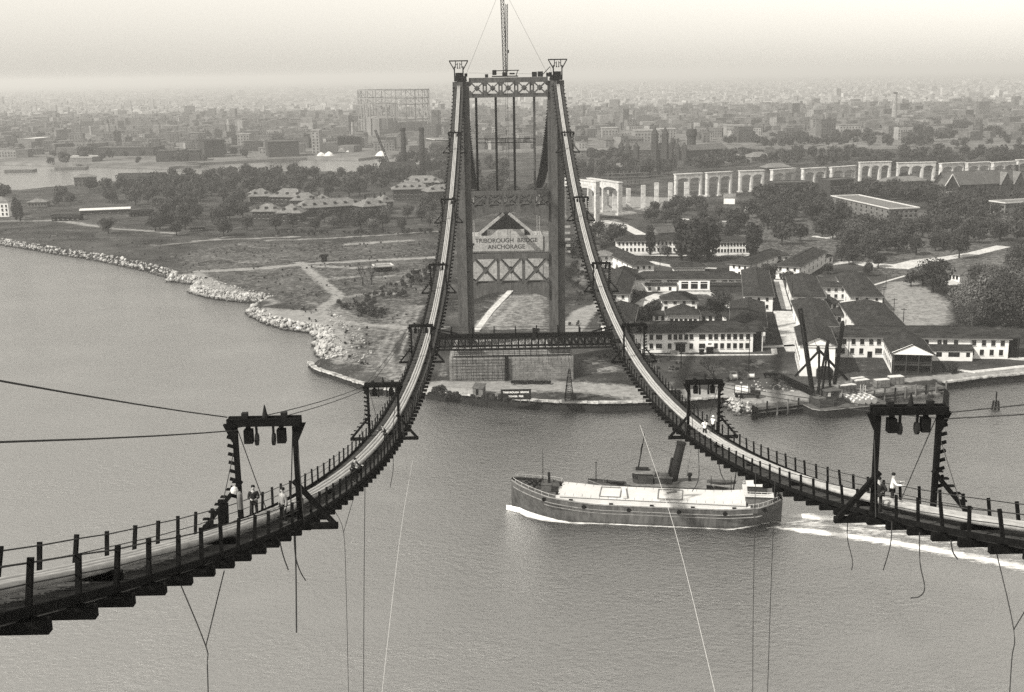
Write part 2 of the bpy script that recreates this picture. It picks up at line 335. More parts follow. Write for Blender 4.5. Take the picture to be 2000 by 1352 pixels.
# crisp pale paths, built as thin slabs on the lawn
def path(px,w,z=3.0,name='path',m=None,th=.32):
    p=[Vector(W(*q,3)) for q in px]; b=MB(); n=len(p); Lp=[];Rp=[]
    for i in range(n):
        d=(p[min(i+1,n-1)]-p[max(i-1,0)]); d.z=0; d.normalize(); nn=Vector((-d.y,d.x,0)); ww=w[i] if isinstance(w,(list,tuple)) else w
        Lp.append(p[i]+nn*ww/2); Rp.append(p[i]-nn*ww/2)
    vs=[];fs=[]
    for i in range(n): vs+= [(Lp[i].x,Lp[i].y,z),(Rp[i].x,Rp[i].y,z),(Lp[i].x,Lp[i].y,z+th),(Rp[i].x,Rp[i].y,z+th)]
    for i in range(n-1):
        a=i*4;c=a+4; fs+=[(a+2,c+2,c+3,a+3),(a,c,c+2,a+2),(a+1,a+3,c+3,c+1)]
    fs+=[(0,2,3,1),(4*n-4,4*n-3,4*n-1,4*n-2)]
    b.add(vs,fs); return kind(b.build(name,m or M_PATH),'structure')
path([(1520,548),(1527,577),(1536,605)],4.0); path([(1530,609),(1539,640),(1550,680),(1553,688)],[8,7.5,6.5,6])
path([(1472,680),(1500,679),(1552,676)],2.6); path([(1511,681),(1513,693)],2); path([(1240,693),(1330,695),(1512,694)],1.0)
path([(1245,600),(1262,588),(1290,577),(1320,573),(1385,574),(1400,580)],[5,6,7,7,5,3]); path([(1415,590),(1432,603)],[7,5])
path([(1215,498),(1330,500),(1390,500),(1465,500)],2.2); path([(1268,512),(1290,517),(1318,522)],4.5); path([(1378,524),(1400,525)],2)
path([(1600,520),(1660,512),(1700,518),(1760,522),(1800,512),(1850,505),(1900,497),(1960,482)],[5,8,12,14,12,8,7,8]); path([(1700,560),(1740,548),(1775,538)],1.6); path([(1620,600),(1650,590)],2.2)
path([(1830,545),(1850,550),(1870,557)],7); path([(1330,428),(1400,434),(1445,432)],3); path([(1180,432),(1215,440),(1250,458),(1285,466)],[6,7,7,5])
path([(1440,420),(1465,405),(1475,395)],[5,6,7]); path([(1590,462),(1620,466),(1640,460)],[4,6,4]); path([(1000,566),(958,610),(930,648)],2.6,name='concrete_strip')
path([(1845,700),(1930,697),(2010,703)],3.5); path([(1850,722),(1900,728),(2010,716)],2.5); path([(1165,600),(1195,596),(1215,600)],3)
# stone sea wall round the point
def seawall(px,top,label,w=1.6):
    p=[Vector(W(*q,0)) for q in px]; t=thing('sea_wall',label,'sea wall'); cap=MB(); face=MB()
    rr=random.Random(len(px))
    for i in range(len(p)-1):
        a,b=p[i],p[i+1]; d=(b-a); n=max(1,int(d.length/1.6)); d/=n; nn=Vector((-d.y,d.x,0)).normalized()
        for k in range(n):
            u=a+d*k; v=a+d*(k+.97); j=rr.uniform(-.12,.12); ww=w*rr.uniform(.85,1.2)
            cap.box(((u.x+v.x)/2+nn.x*(.9+j),(u.y+v.y)/2+nn.y*(.9+j),top+rr.uniform(-.12,.08)),((v-u).length,ww,.5),math.atan2(d.y,d.x))
        c=a+d*n
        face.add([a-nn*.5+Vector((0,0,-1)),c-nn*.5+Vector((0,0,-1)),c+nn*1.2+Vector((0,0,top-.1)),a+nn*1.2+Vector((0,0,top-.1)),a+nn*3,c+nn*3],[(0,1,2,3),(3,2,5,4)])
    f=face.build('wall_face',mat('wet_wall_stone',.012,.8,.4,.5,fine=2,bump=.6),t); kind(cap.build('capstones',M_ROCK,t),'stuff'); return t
seawall([(600,717),(612,729),(700,758),(760,773),(835,779)],1.7,'low curving stone sea wall tapering to a point at the left tip of the shore')
seawall([(835,779),(950,792),(1060,801),(1180,804),(1290,801),(1424,792)],2.6,'long dark stone sea wall with pale coping below the masonry pier')
seawall([(1846,762),(1920,752),(2000,744),(2100,737)],2.4,'short stretch of sea wall at the right edge beyond the timber quay')
# ------------------------------------------------------------------ steel tower
SPANL=370.0
def line(Y): return CAMZ-1.47-.415*Y+.001126*Y*Y
def slope(Y): return -.415+.002252*Y
def plate(b,xz,y0,y1):          # an upright plate drawn in x-z, thick in y
    n=len(xz); a=sum(xz[i][0]*xz[(i+1)%n][1]-xz[(i+1)%n][0]*xz[i][1] for i in range(n))
    if a<0: xz=xz[::-1]
    b.add([(x,y0,z) for x,z in xz]+[(x,y1,z) for x,z in xz],[tuple(range(n)),tuple(range(2*n-1,n-1,-1))]+[(i,n+i,n+(i+1)%n,(i+1)%n) for i in range(n)])
TY=370.0
tower=thing('steel_tower','tall grey steel bridge tower with two legs and three latticed cross struts','tower',(0,TY,12))
def tp(mb,name,m,par=None): 
    mb.v=[(x,y-TY,z-12) for x,y,z in mb.v]; return mb.build(name,m,par or tower)
for xc in (-14.55,14.55):
    b=MB(); b.box((xc,TY+.2,54.2),(5.0,3.4,83.6)); b.box((xc+(-.35 if xc<0 else -.7),TY-2.25,54.2),(1.9,1.5,83.6))
    b.box((xc,TY-.2,13.2),(6.2,6.2,1.6)); leg=tp(b,'leg',M_STEEL)
    for z in np.arange(18,95,6.1):
        for s_ in (-1,1): x_=xc+(-.35 if xc<0 else -.7); x0_=xc-2.5 if s_<0 else x_+.95; x1_=x_-.95 if s_<0 else xc+2.5; tp(MB().box(((x0_+x1_)/2,TY-1.52,z),(x1_-x0_-.02,.06,.5)),'splice_plate',M_STEEL,leg)
        tp(MB().box((x_,TY-3.02,z),(2.0,.06,.5)),'splice_plate',M_STEEL,leg)
    b=MB(); b.box((xc+1.9,TY-2.1,46.1),(2.4,1.9,.5)); b.box((xc+1.9,TY-2.1,45.3),(1.6,1.2,1.1)); tp(b,'work_platform',M_STEELD,leg)
def strut(name,z_top,tc,zx1,zx0,zc,zs,n,dbl,pw):
    root=link(name,None,tower)
    for fy in (TY-1.7,TY+1.5):
        X0=12.05
        b=MB(); b.box((0,fy,(z_top+zx1)/2),(2*X0,.7,z_top-zx1)); b.build('top_chord',M_STEEL,root)
        b=MB(); xs=np.linspace(-X0,X0,17); plate(b,[(x,zx0) for x in xs]+[(x,zc-(zc-zs)*abs(x/X0)**2.0) for x in xs[::-1]],fy-.35,fy+.35); b.build('bottom_chord',M_STEEL,root)
        pwid=2*X0/n
        for k in range(n):
            a=-X0+k*pwid; e=a+pwid; g=.6 if dbl else .5
            for p,q,dy in (((a+g,zx0),(e-g,zx1),-.12),((a+g,zx1),(e-g,zx0),.12)):
                b=MB(); b.bar((p[0],fy+dy,p[1]),(q[0],fy+dy,q[1]),.34,pw,up=(0,1,0)); b.v=[(x,y,z) for x,y,z in b.v]; b.build('diagonal',M_STEEL,root)
            b=MB(); c=(a+e)/2; zm=(zx0+zx1)/2; plate(b,[(c-pw*.75,zm),(c,zm-pw*.75),(c+pw*.75,zm),(c,zm+pw*.75)],fy-.33,fy+.33); b.build('gusset',M_STEEL,root)
            if k:
                b=MB()
                if dbl:
                    for s in (-.45,.45): b.box((a+s,fy,(zx0+zx1)/2),(.42,.4,zx1-zx0))
                else: b.box((a,fy,(zx0+zx1)/2),(.95,.55,zx1-zx0))
                b.build('post',M_STEEL,root)
        b=MB()                                                     # corner gussets at the panel joints
        for k in range(n+1):
            a=-X0+k*pwid
            for zz,sg in ((zx1,-1),(zx0,1)):
                w=1.15
                l,r=(max(a-w,-X0),min(a+w,X0)); plate(b,[(l,zz),(r,zz),(min(a+.35,X0),zz+sg*w*.85),(max(a-.35,-X0),zz+sg*w*.85)],fy-.3,fy+.3)
        b.build('joint_plate',M_STEEL,root)
    for o in root.children: o.location=(0,-TY,-12)
    b=MB(); b.box((0,TY-.1,z_top-.15),(24,2.4,.1)); tp(b,'strut_deck',M_STEELD,root)
    return root
strut('top_strut',97.1,TY,95.6,92.3,91.2,91.15,5,True,1.2)
strut('middle_strut',62.7,TY,61.4,58.1,56.1,53.6,5,False,1.2)
strut('lower_strut',42.9,TY,41.3,33.6,31.2,28.4,3,False,1.35)
for i,x in enumerate((-10.0,-3.95,1.65,7.9)):
    b=MB(); b.box((x,TY+.9,76.95),(.72,.7,28.4)); b.box((x,TY+.52,76.95),(.3,.08,28.3)); tp(b,'hanging_column',M_STEELD if i<3 else M_STEEL)  # darker steel on all but the last column paints in their shade
b=MB()
for z in (78.6,77.4): b.box((-.9,TY+.3,z),(17.4,.25,.22))
for x in (-7.2,-6.6,-1.1,-.5,4.6,5.2): b.box((x,TY+.3,78),(.2,.2,1.0))
tp(b,'spacer_truss',M_STEELD)
b=MB(); b.tube([(-.35,TY-2.4,99),(-.15,TY-2.4,60),(.1,TY-2.4,29)],.05,4); b.tube([(-.9,TY-2.4,99),(-.9,TY-2.4,44)],.04,4); tp(b,'hoist_rope',M_WIRE)
for xc in (-15,15):      # saddle housings on the leg tops
    b=MB(); b.box((xc+(.4 if xc<0 else -.4),TY,96.9),(3.6,4.6,1.6)); b.box((xc,TY,98.2),(2.2,3.6,1.0)); b.box((xc+(2.1 if xc<0 else -2.1),TY-1,98.0),(.9,.9,1.0)); tp(b,'saddle_housing',M_STEELD)
# frames that carry the hauling ropes over the saddles
for xc,lab in ((-15,'small black trapezoid rope frame on top of the left tower leg'),(15,'small black trapezoid rope frame on top of the right tower leg')):
    t=thing('saddle_gantry',lab,'gantry',(xc,366.8,96.2),0,'rope frames on the tower top')
    b=MB(); b.box((0,0,6.0),(5.8,.5,.35)); b.build('top_beam',M_TIMBER,t)
    for s in (-1,1):
        b=MB(); b.box((s*1.3,0,2.2),(.35,.4,4.4)); b.build('post',M_TIMBER,t)
        b=MB(); b.bar((s*1.3,0,3.3),(s*2.75,0,5.85),.3); b.build('brace',M_TIMBER,t)
        b=MB(); b.box((s*.95,0,4.9),(.22,.35,2.0)); b.box((s*.35,0,4.7),(.2,.35,1.5)); b.box((s*.65,0,5.0),(.6,.2,.2)); b.lathe((s*.33,-.0,3.7),[(.22,0),(.22,.3)],8); b.build('sheave_hanger',M_TIMBER,t)
# derrick on the tower top
d=thing('tower_derrick','thin latticed derrick mast standing on top of the bridge tower','derrick',(-1.0,TY,97.2))
def lattice(b,p,q,w,n,r=.07):
    p=Vector(p);q=Vector(q);z=(q-p).normalized(); x=z.cross(Vector((0,1,0))).normalized(); y=z.cross(x)
    cs=[(x*i+y*j)*w/2 for i,j in ((-1,-1),(1,-1),(1,1),(-1,1))]
    for c in cs: b.bar(p+c,q+c,r*2)
    for k in range(n):
        for i in range(4):
            a=p+(q-p)*(k/n); e=p+(q-p)*((k+1)/n); b.bar(a+cs[i],e+cs[(i+1)%4],r*1.2)
            b.bar(a+cs[i],a+cs[(i+1)%4],r*1.2)
b=MB(); lattice(b,(0,-.2,1.4),(-.55,-.2,28),.95,20,.11); b.build('mast',M_STEELD,d)
b=MB(); lattice(b,(.55,-.8,1.6),(.85,-.8,21.5),.6,18,.08); b.box((1.1,-.8,7.6),(.5,.5,.9)); b.build('boom',M_STEELD,d)
b=MB(); b.box((0,0,.25),(8,2.6,.35)); b.box((-3.2,-.3,1.4),(1.3,1.2,1.5)); b.box((0,0,.9),(1.6,1.6,1.1)); b.bar((-3.6,-.6,1.9),(4.4,-.6,2.0),.28); b.bar((3.4,-.6,.3),(3.9,-.6,1.9),.25); b.box((2.2,-.5,1.0),(1.6,.9,.5)); b.build('turntable_base',M_STEELD,d)
b=MB()
for e in ((-12.0,-1,.6),(13.0,-1,.8)): b.tube([(-.5,-.2,27),e],.035,4)
b.tube([(-11,-1,1.4),(-3,-1,1.2),(10,-1,.8)],.03,4); b.build('guy_rope',M_WIRE,d)
for x,s,l in ((8.0,1.5,'black square crate on the tower top, left one of a pair'),(9.8,1.6,'black square crate on the tower top, right one of a pair'),(12.2,1.2,'small dark crate on the tower top beside the right leg'),(-6.6,1.0,'low dark crate on the tower top left of the derrick')):
    b=MB(); b.box((0,0,s/2),(s,s,s)); b.box((0,-s/2-.02,s*.5),(s*.9,.06,.12)); o=b.build('crate',M_STEELD); o.location=(x,TY-1.2,97.15); tag(o,l,'crate')
b=MB(); b.bar((0,0,0),(2.9,0,3.0),.22); b.box((0,0,.2),(.6,.6,.4)); b.bar((2.9,0,3.0),(3.5,0,.1),.08); o=b.build('small_jib',M_STEELD); o.location=(9.9,TY-1.2,97.15); tag(o,'small slanting jib arm on the tower top near the right leg','jib')
# ------------------------------------------------------------------ masonry pier
pier=thing('masonry_pier','broad pale stone pier carrying the steel tower above the sea wall','pier',(0,364.5,2.5))
PX0,PX1=-20.0,19.3; NC=10; CH=.74
b=MB(); b.box(((PX0+PX1)/2,8.05,3.7),(PX1-PX0-.3,15.8,7.4)); b.build('core',M_CONCD,pier)
bw_=2.46; stone=MB().box((0,0,0),(bw_-.06,.5,CH-.05)).mesh('stone_block',M_STONE); half=MB().box((0,0,0),(bw_/2-.06,.5,CH-.05)).mesh('stone_block',M_STONE)
rr=random.Random(3)
for r in range(NC):
    x=PX0; first=True
    while x<PX1-.1:
        w=bw_/2 if (first and r%2) else bw_; first=False
        if x+w>PX1+.05: w=bw_/2
        if x+w>PX1+.3: break
        o=link('stone_block',stone if w==bw_ else half,pier); o.location=(x+w/2,.02+rr.uniform(-.05,.05),CH*(r+.5)); x+=w
for sx in (PX0,PX1):
    b=MB()
    for r in range(NC):
        for k in range(6): b.box((sx,1.5+k*2.62+(.6 if r%2 else 0),CH*(r+.5)),(.4,2.5,CH-.05))
    kind(b.build('side_stones',M_STONE,pier),'stuff')
b=MB(); b.box((-.35,8.3,7.75),(37.6,14.6,.7)); b.build('ledge',M_CONCD,pier); b=MB(); b.box((-.35,9.4,9.15),(36.8,12.8,2.1)); b.build('upper_tier',M_CONCD,pier)
for xc in (-14.5,14.5):
    b=MB(); b.box((xc,5.5,10.3),(8.2,8,.5)); b.build('leg_plinth',M_CONC,pier)
rl=thing('pier_railing','dark timber railing along the front ledge of the masonry pier','railing',(0,365.0,10.6))
for i,x in enumerate(np.arange(-18.6,18.4,1.75)):
    b=MB(); b.box((x,.2,1.0),(.13,.13,2.3)); b.build('post',M_TIMBER,rl)
for z in (.2,.7,1.25,1.9): b=MB(); b.box((-.2,.1,z),(37.2,.08,.14)); b.build('rail',M_TIMBER,rl)
b=MB(); b.box((-.2,.9,-.1),(37.6,1.2,.12)); b.build('walkway',M_TIMBER,rl)
sc=thing('scaffold','open grid of scaffold poles against the left half of the masonry pier','scaffold',(0,364.0,2.6))
for x in np.arange(-19.2,-1.5,1.65):
    b=MB(); b.tube([(x+rr.uniform(-.2,.2),-.5,0),(x+rr.uniform(-.3,.3),-.35,9.4+rr.uniform(-.7,.8))],.06,5); b.build('upright',M_TIMBER,sc)
for z in np.arange(1.0,8.4,1.02): b=MB(); b.tube([(-19.6,-.45,z),(-10,-.45,z+rr.uniform(-.1,.1)),(-2.0,-.45,z)],.05,5); b.build('ledger',M_TIMBER,sc)
b=MB()
for x in (-16,-13,2,5.5,8,11,14,17.4): b.tube([(x+.5,-.6,5.6),(x,-.2,11.4)],.05,4)
b.build('leaning_pole',M_TIMBER,sc)
b=MB(); b.box((-1.9,-.35,4.2),(1.2,.3,8.4)); b.build('timber_chute',M_TIMBER,sc)
def lettering(txt,size,loc,par,m,space=1.0,name='lettering',line=1.0,bold=0.0):
    c=bpy.data.curves.new(name,'FONT'); c.body=txt; c.size=size; c.align_x='CENTER'; c.align_y='CENTER'; c.extrude=.015; c.space_character=space; c.space_line=line; c.offset=bold
    t_=bpy.data.objects.new('text',c); COL.objects.link(t_); bpy.context.view_layer.update()
    me=bpy.data.meshes.new_from_object(t_.evaluated_get(bpy.context.evaluated_depsgraph_get())); bpy.data.objects.remove(t_); me.materials.clear(); me.materials.append(m)
    o=link(name,me,par); o.location=loc; o.rotation_euler=(math.pi/2,0,0); return o
p=W(1008,786,3); s=thing('shore_sign','black signboard with white letters on short legs below the pier','sign',(p[0],p[1],3))
b=MB(); b.box((0,0,2.45),(9.0,.22,2.9)); b.build('board',M_BOARD,s)
b=MB(); b.box((0,-.03,3.95),(9.2,.3,.12)); b.box((0,-.03,.95),(9.2,.3,.12)); b.build('frame',M_TIMBER,s)
for x in (-3.9,-1.4,1.3,3.9): b=MB(); b.box((x,.1,.45),(.2,.2,1.2)); b.bar((x,.1,.9),(x+.1,1.6,0),.12); b.build('leg',M_WOODP,s)
lettering('TRIBOROUGH  BRIDGE',.74,(0,-.14,3.1),s,M_LETTERW,bold=.014); lettering('TOWER  PIER',.74,(0,-.14,1.85),s,M_LETTERW,bold=.014)
# ------------------------------------------------------------------ anchorage with its sign wall
an=thing('anchorage','pale concrete anchorage block with large black lettering seen through the tower','anchorage',(0,549,3))
b=MB(); b.box((-.7,11,10.2),(35.0,22,20.4)); b.build('block',M_CONC,an)
b=MB(); b.box((-.7,-.35,17.9),(35.2,.6,7.2)); b.build('sign_wall',M_CONC,an)
lettering('TRIBOROUGH  BRIDGE',2.8,(-.2,-.68,19.2),an,M_LETTERB,bold=.045); lettering('ANCHORAGE',2.8,(-.2,-.68,16.2),an,M_LETTERB,bold=.045)
for p0,p1 in (((-13.6,2,21.6),(-1.2,2,31.6)),((13.0,2,21.6),(1.2,2,31.6))): b=MB(); b.bar(p0,p1,.9,1.3); b.build('inclined_beam',M_CONC,an)
b=MB(); plate(b,[(-12,21),(11,21),(1.6,31),(-2.6,31)],4,14); b.build('saddle_roof',M_TIMBER,an); b=MB(); b.box((-.4,5.6,22.2),(17.5,5,3.4)); b.build('strand_house',M_CONC,an)
for x in (-15.8,14.9):
    b=MB()
    for dx in (-.6,.6):
        for z0 in (0,): b.box((x+dx,1.6,32.4),(.34,.5,24))
    for z in np.arange(21.5,43,1.5): b.bar((x-.6,1.6,z),(x+.6,1.6,z+1.4),.16)
    b.build('latticed_post',M_CONCD,an)
b=MB(); b.box((-19.4,3,11.5),(.7,.7,23)); b.box((18.6,4,11),(3.0,8,22)); b.box((24,8,14),(1.6,1.6,28)); b.build('side_shaft',M_CONCD,an)
for z in np.arange(6,26,3.0): b=MB(); b.box((27.6,9,z),(5.5,1.2,.9)); b.build('ladder_beam',M_CONC,an)
# ------------------------------------------------------------------ construction footbridges
POST=MB().box((0,0,.0),(.12,.11,1.12)).mesh('handrail_post',M_TIMBER)
BEAM=MB().box((0,0,0),(3.9,.24,.3)).box((0,.2,-.02),(3.6,.1,.2)).mesh('cross_beam',M_TIMBER)
SLAT=MB().box((0,0,0),(2.9,.2,.05)).mesh('deck_slat',M_SLAT)
for mm in (POST,): pass
def footbridge(xc,label,y0,y1,cam_side):
    r=random.Random(int(xc)+50); t=thing('footbridge',label,'footbridge',(xc,y0,line(y0)),0,'construction footbridges of the main span')
    O=Vector((xc,y0,line(y0)))
    n=int((y1-y0)/2.61)
    P=[Vector((0,y0+k*2.61,line(y0+k*2.61)))-Vector((0,O.y,O.z)) for k in range(n+1)]
    NV=[Vector((0,-slope(y0+k*2.61),1)).normalized() for k in range(n+1)]
    far=MB()
    ns=0
    for k in range(n+1):
        Y=y0+k*2.61; th=math.atan(slope(Y)); jit=r.uniform(-.05,.05)
        o=link('cross_beam',BEAM,t); o.location=P[k]+NV[k]*-.63; o.rotation_euler=(0,0,r.uniform(-.012,.012))
        for s in (-1,1):
            o=link('handrail_post',POST,t); o.location=P[k]+NV[k]*(.17+r.uniform(-.05,.04))+Vector((s*1.5+r.uniform(-.03,.03),0,0)); o.rotation_euler=(th+r.uniform(-.05,.05),r.uniform(-.05,.05),r.uniform(-.1,.1))
        if k<n:
            for j in range(8):
                u=(j+.5)/8; c=P[k]*(1-u)+P[k+1]*u-NV[k]*.42
                if ns<240: o=link('deck_slat',SLAT,t); o.location=c+Vector((r.uniform(-.06,.06),0,r.uniform(-.015,.015))); o.rotation_euler=(th,0,r.uniform(-.02,.02)); ns+=1
                else:
                    a=NV[k]*.05; dv=(P[k+1]-P[k]).normalized()*.1
                    far.add([c+Vector((x,0,0))+dv*e+a*h for h in (0,1) for x,e in ((-1.45,-1),(1.45,-1),(1.45,1),(-1.45,1))],[(3,2,1,0),(4,5,6,7),(0,1,5,4),(1,2,6,5),(2,3,7,6),(3,0,4,7)])
    kind(far.build('far_deck_slats',M_SLAT,t),'stuff')
    def run(dx,h,rad,name,m,nn=6,wob=0.):
        MB().tube([p+v*(h+r.uniform(-wob,wob))+Vector((dx+r.uniform(-wob,wob),0,0)) for p,v in zip(P,NV)],rad,nn).build(name,m,t,True)
    for dx in (-1.3,-.45,.45,1.3): run(dx,-.5,.055,'floor_rope',M_WIRE,5)
    for s in (-1,1):
        run(s*1.44,.62,.022,'hand_rope',M_WIRE,4,.02); run(s*1.45,.2,.018,'side_rope',M_WIRE,4,.02)
        b=MB()
        for k in range(n): b.bar(P[k]+NV[k]*-.34+Vector((s*1.53,0,0)),P[k+1]+NV[k+1]*-.34+Vector((s*1.53,0,0)),.1,.22)
        b.build('toe_board',M_TIMBER,t)
    for dx in (-.33,0,.33): run(dx,0,.15,'cable_strand',M_STRAND,8,.012)
    for k in range(1,n,5):
        b=MB(); b.box(P[k]-NV[k]*.25,(1.5,.2,.28)); b.build('strand_roller',M_TIMBER,t)
    return t
footbridge(-15,'left footbridge of dark timbers sweeping from the lower left corner to the tower',1.62,367,1)
footbridge(15,'right footbridge of dark timbers sweeping from the right edge to the tower',1.62,367,-1)
def back_footbridge(xc,label):
    t=thing('back_footbridge',label,'footbridge',(xc*.965,372,97),0,'back footbridges behind the tower'); P=[];N=68
    for k in range(N+1):
        u=k/N; P.append(Vector((0,u*178,-.46*u*178+.00101*(u*178)**2)))
    b=MB(); c=MB(); 
    for p in P:
        b.box(p+Vector((0,0,-.6)),(3.6,.3,.45))
        for s in (-1,1): c.box(p+Vector((s*1.3,0,.2)),(.2,.2,1.3))
    kind(b.build('cross_beams',M_TIMBER,t),'stuff'); kind(c.build('handrail_posts',M_TIMBER,t),'stuff')
    e=MB()
    for i in range(N): e.bar(P[i]-Vector((0,0,.45)),P[i+1]-Vector((0,0,.45)),2.8,.3)
    e.build('deck',M_TIMBER,t); 
    for dx in (-.45,.45): MB().tube([p+Vector((dx,0,0)) for p in P],.17,6).build('cable_strand',M_WIRE,t)
back_footbridge(-15,'dark footbridge hanging behind the left tower leg down to the anchorage'); back_footbridge(15,'dark footbridge hanging behind the right tower leg down to the anchorage')
# ------------------------------------------------------------------ rope gantries on the footbridges
def gantry(label,xc,Y,out):
    t=thing('rope_gantry',label,'gantry',(xc,Y,line(Y)),0,'rope gantries along the footbridges')
    for s in (-1,1):
        b=MB(); b.box((s*1.42,0,1.9),(.23,.25,5.0)); p=b.build('post',M_TIMBER,t)
        b=MB(); plate(b,[(s*1.42,4.55),(s*1.95,4.55),(s*1.57,3.7),(s*1.42,3.6)],-.12,.12); b.build('knee_bracket',M_TIMBER,t)
        b=MB(); b.bar((s*1.25,-.18,1.75),(s*3.15,-.18,-.55),.26,.2); b.build('brace',M_TIMBER,t)
        b=MB(); b.box((s*.78,0,3.95),(.4,.42,.66)); b.box((s*.78,0,4.4),(.2,.2,.5)); b.build('sheave_box',M_TIMBER,t)
        b=MB(); b.tube([(s*.34,0,3.78),(s*.46,0,3.78)],.3,12); b.box((s*.4,0,4.25),(.1,.12,.7)); b.build('sheave',M_STEELD,t)
        b=MB(); b.tube([(s*1.3,.1,4.2),(s*.55,2.2,-.9)],.028,4); b.tube([(s*1.5,.1,3.4),(s*2.0,-2.2,.3)],.022,4); b.build('guy_rope',M_WIRE,t)
    b=MB(); b.box((0,.22,4.68),(3.45,.2,.36)); b.box((0,-.22,4.68),(3.45,.2,.36)); b.build('cap_beam',M_TIMBER,t)
    b=MB(); b.box((-.9,0,4.98),(.28,.3,.26)); b.box((.95,0,4.98),(.28,.3,.26)); b.lathe((.05,0,4.86),[(.16,0),(.1,.25),(.05,.5),(.02,.62)],8); b.build('top_fittings',M_STEELD,t)
    b=MB(); b.box((0,-.1,-.6),(6.5,.26,.28)); b.build('sill',M_TIMBER,t)
    for k in range(8): b=MB(); b.bar((out*1.5,0,.9+k*.42),(out*1.82,0,1.0+k*.42),.06,.16); b.build('rung',M_TIMBER,t)
    for k in range(6):
        u=(k+.4)/6.2; b=MB(); x,z=out*(1.25+1.9*u),1.75-2.3*u; b.box((x+out*.16,-.18,z+.14),(.26,.24,.06)); b.build('cleat',M_TIMBER,t)
    return t
GL=[53.7,108,163.5,215,267,318]; GR=[51.9,105,161,214,267,317]; ORD=['nearest','second','third','fourth','fifth','sixth']
for i,Y in enumerate(GL): gantry(('nearest tall timber rope gantry on the left footbridge, beside two standing men' if i==0 else ORD[i]+' timber rope gantry from the near end of the left footbridge'),-15,Y,-1)
for i,Y in enumerate(GR): gantry(('nearest tall timber rope gantry on the right footbridge, beside a white-shirted man' if i==0 else ORD[i]+' timber rope gantry from the near end of the right footbridge'),15,Y,1)
def haul(xc,ys,h,dx,label,zs=None,sag=.25):
    b=MB(); pts=[]; zz=[line(y)+h for y in ys]
    if zs: zz[0]=zs
    for i in range(len(ys)-1):
        for k in range(8):
            u=k/8; pts.append((xc+dx,ys[i]+(ys[i+1]-ys[i])*u,zz[i]*(1-u)+zz[i+1]*u-sag*4*u*(1-u)))
    pts.append((xc+dx,ys[-1],zz[-1])); o=b.tube(pts,.03,5).build('hauling_rope',M_WIRE); tag(o,label,'rope','hauling ropes through the gantries')
haul(-15,[2,GL[0]],4.9,-1.75,'upper dark hauling rope running from the left edge to the nearest left gantry',100.3); haul(-15,[2,GL[0]],4.25,-1.3,'lower dark hauling rope running from the left edge to the nearest left gantry',97.5)
haul(-15,GL[:3],4.6,-1.7,'upper dark hauling rope between the first two gantries of the left footbridge'); haul(-15,GL[:3],4.35,-1.45,'lower dark hauling rope between the first two gantries of the left footbridge')
haul(15,[2]+GR[:2],4.5,1.8,'upper dark hauling rope running from the right gantry to the right edge',100.0); haul(15,[2]+GR[:2],4.2,1.6,'lower dark hauling rope running from the right gantry to the right edge',99.0)
# ------------------------------------------------------------------ cross walk between the two footbridges
CY_=175.0; CZ=59.3; cw=thing('cross_walk','black latticed truss walkway crossing between the two footbridges in front of the pier','walkway',(0,CY_,CZ))
for dy in (-1.1,1.1):
    for z,h in ((-.15,.36),(-1.85,.28)): b=MB(); b.box((0,dy,z),(26.8,.2,h)); b.build('chord',M_STEELD,cw)
    for k in range(27):
        x=-13.2+k*26.4/26; b=MB(); b.box((x,dy,-1.0),(.19,.12,1.5)); b.build('vertical',M_STEELD,cw)
        if k<26:
            for q in (0,.22): b=MB(); b.bar((x+.05+q,dy,-.3),(x+.8+q,dy,-1.78),.09); b.build('diagonal',M_STEELD,cw)
b=MB()
for k in range(110): b.box((-13.3+k*.244,0,.06),(.2,2.5,.08))
kind(b.build('floor_boards',M_TIMBER,cw),'stuff')
for dy in (-1.15,1.15):
    for k in range(8): b=MB(); b.box((-11.2+k*3.25,dy,.6),(.16,.14,1.3)); b.build('handrail_post',M_TIMBER,cw)
    b=MB(); b.tube([(-13,dy,1.15),(0,dy,1.05),(13,dy,1.15)],.03,4); b.tube([(-13,dy,.65),(13,dy,.6)],.025,4); b.build('hand_rope',M_WIRE,cw)
for s in (-1,1): b=MB(); b.bar((s*13.3,-.9,.9),(s*10.3,-.9,.2),.18); b.bar((s*13.3,.9,.9),(s*10.3,.9,.2),.18); b.build('end_brace',M_TIMBER,cw)
b=MB(); b.box((1.35,-1.3,.45),(.5,.3,1.9)); b.box((1.9,-1.3,1.05),(.55,.2,.5)); o=b.build('signal_box',M_STEELD); o.location=(0,CY_,CZ); tag(o,'small black signal box standing on the middle of the cross walk','signal box')
# ------------------------------------------------------------------ loose ropes and bridles under the footbridges
def hang(px,X,label,r=.025,m=M_WIRE,grp='ropes hanging under the footbridges',fork=None):
    b=MB(); P=[Vector(WX(x,y,X)) for x,y in px]
    Q=[]
    for i in range(len(P)-1):
        p0,p1,p2,p3=P[max(i-1,0)],P[i],P[i+1],P[min(i+2,len(P)-1)]
        for k in range(5):
            t=k/5; Q.append(.5*((2*p1)+(p2-p0)*t+(2*p0-5*p1+4*p2-p3)*t*t+(3*p1-p0-3*p2+p3)*t**3))
    Q.append(P[-1]); b.tube(Q,r,5)
    if fork: b.tube([Vector(WX(x,y,X)) for x,y in fork],r,5)
    o=b.build('hanging_rope',m); tag(o,label,'rope',grp)
hang([(352,1140),(402,1262),(405,1300),(408,1420)],-14,'forked rope bridle hanging under the left footbridge near its near end',.022,fork=[(438,1115),(402,1262)])
hang([(576,1030),(578,1120),(579,1236)],-14,'straight thick rope hanging below the nearest left gantry',.04)
hang([(574,1040),(577,1085),(586,1115),(597,1134)],-13.6,'short curled rope below the nearest left gantry',.03)
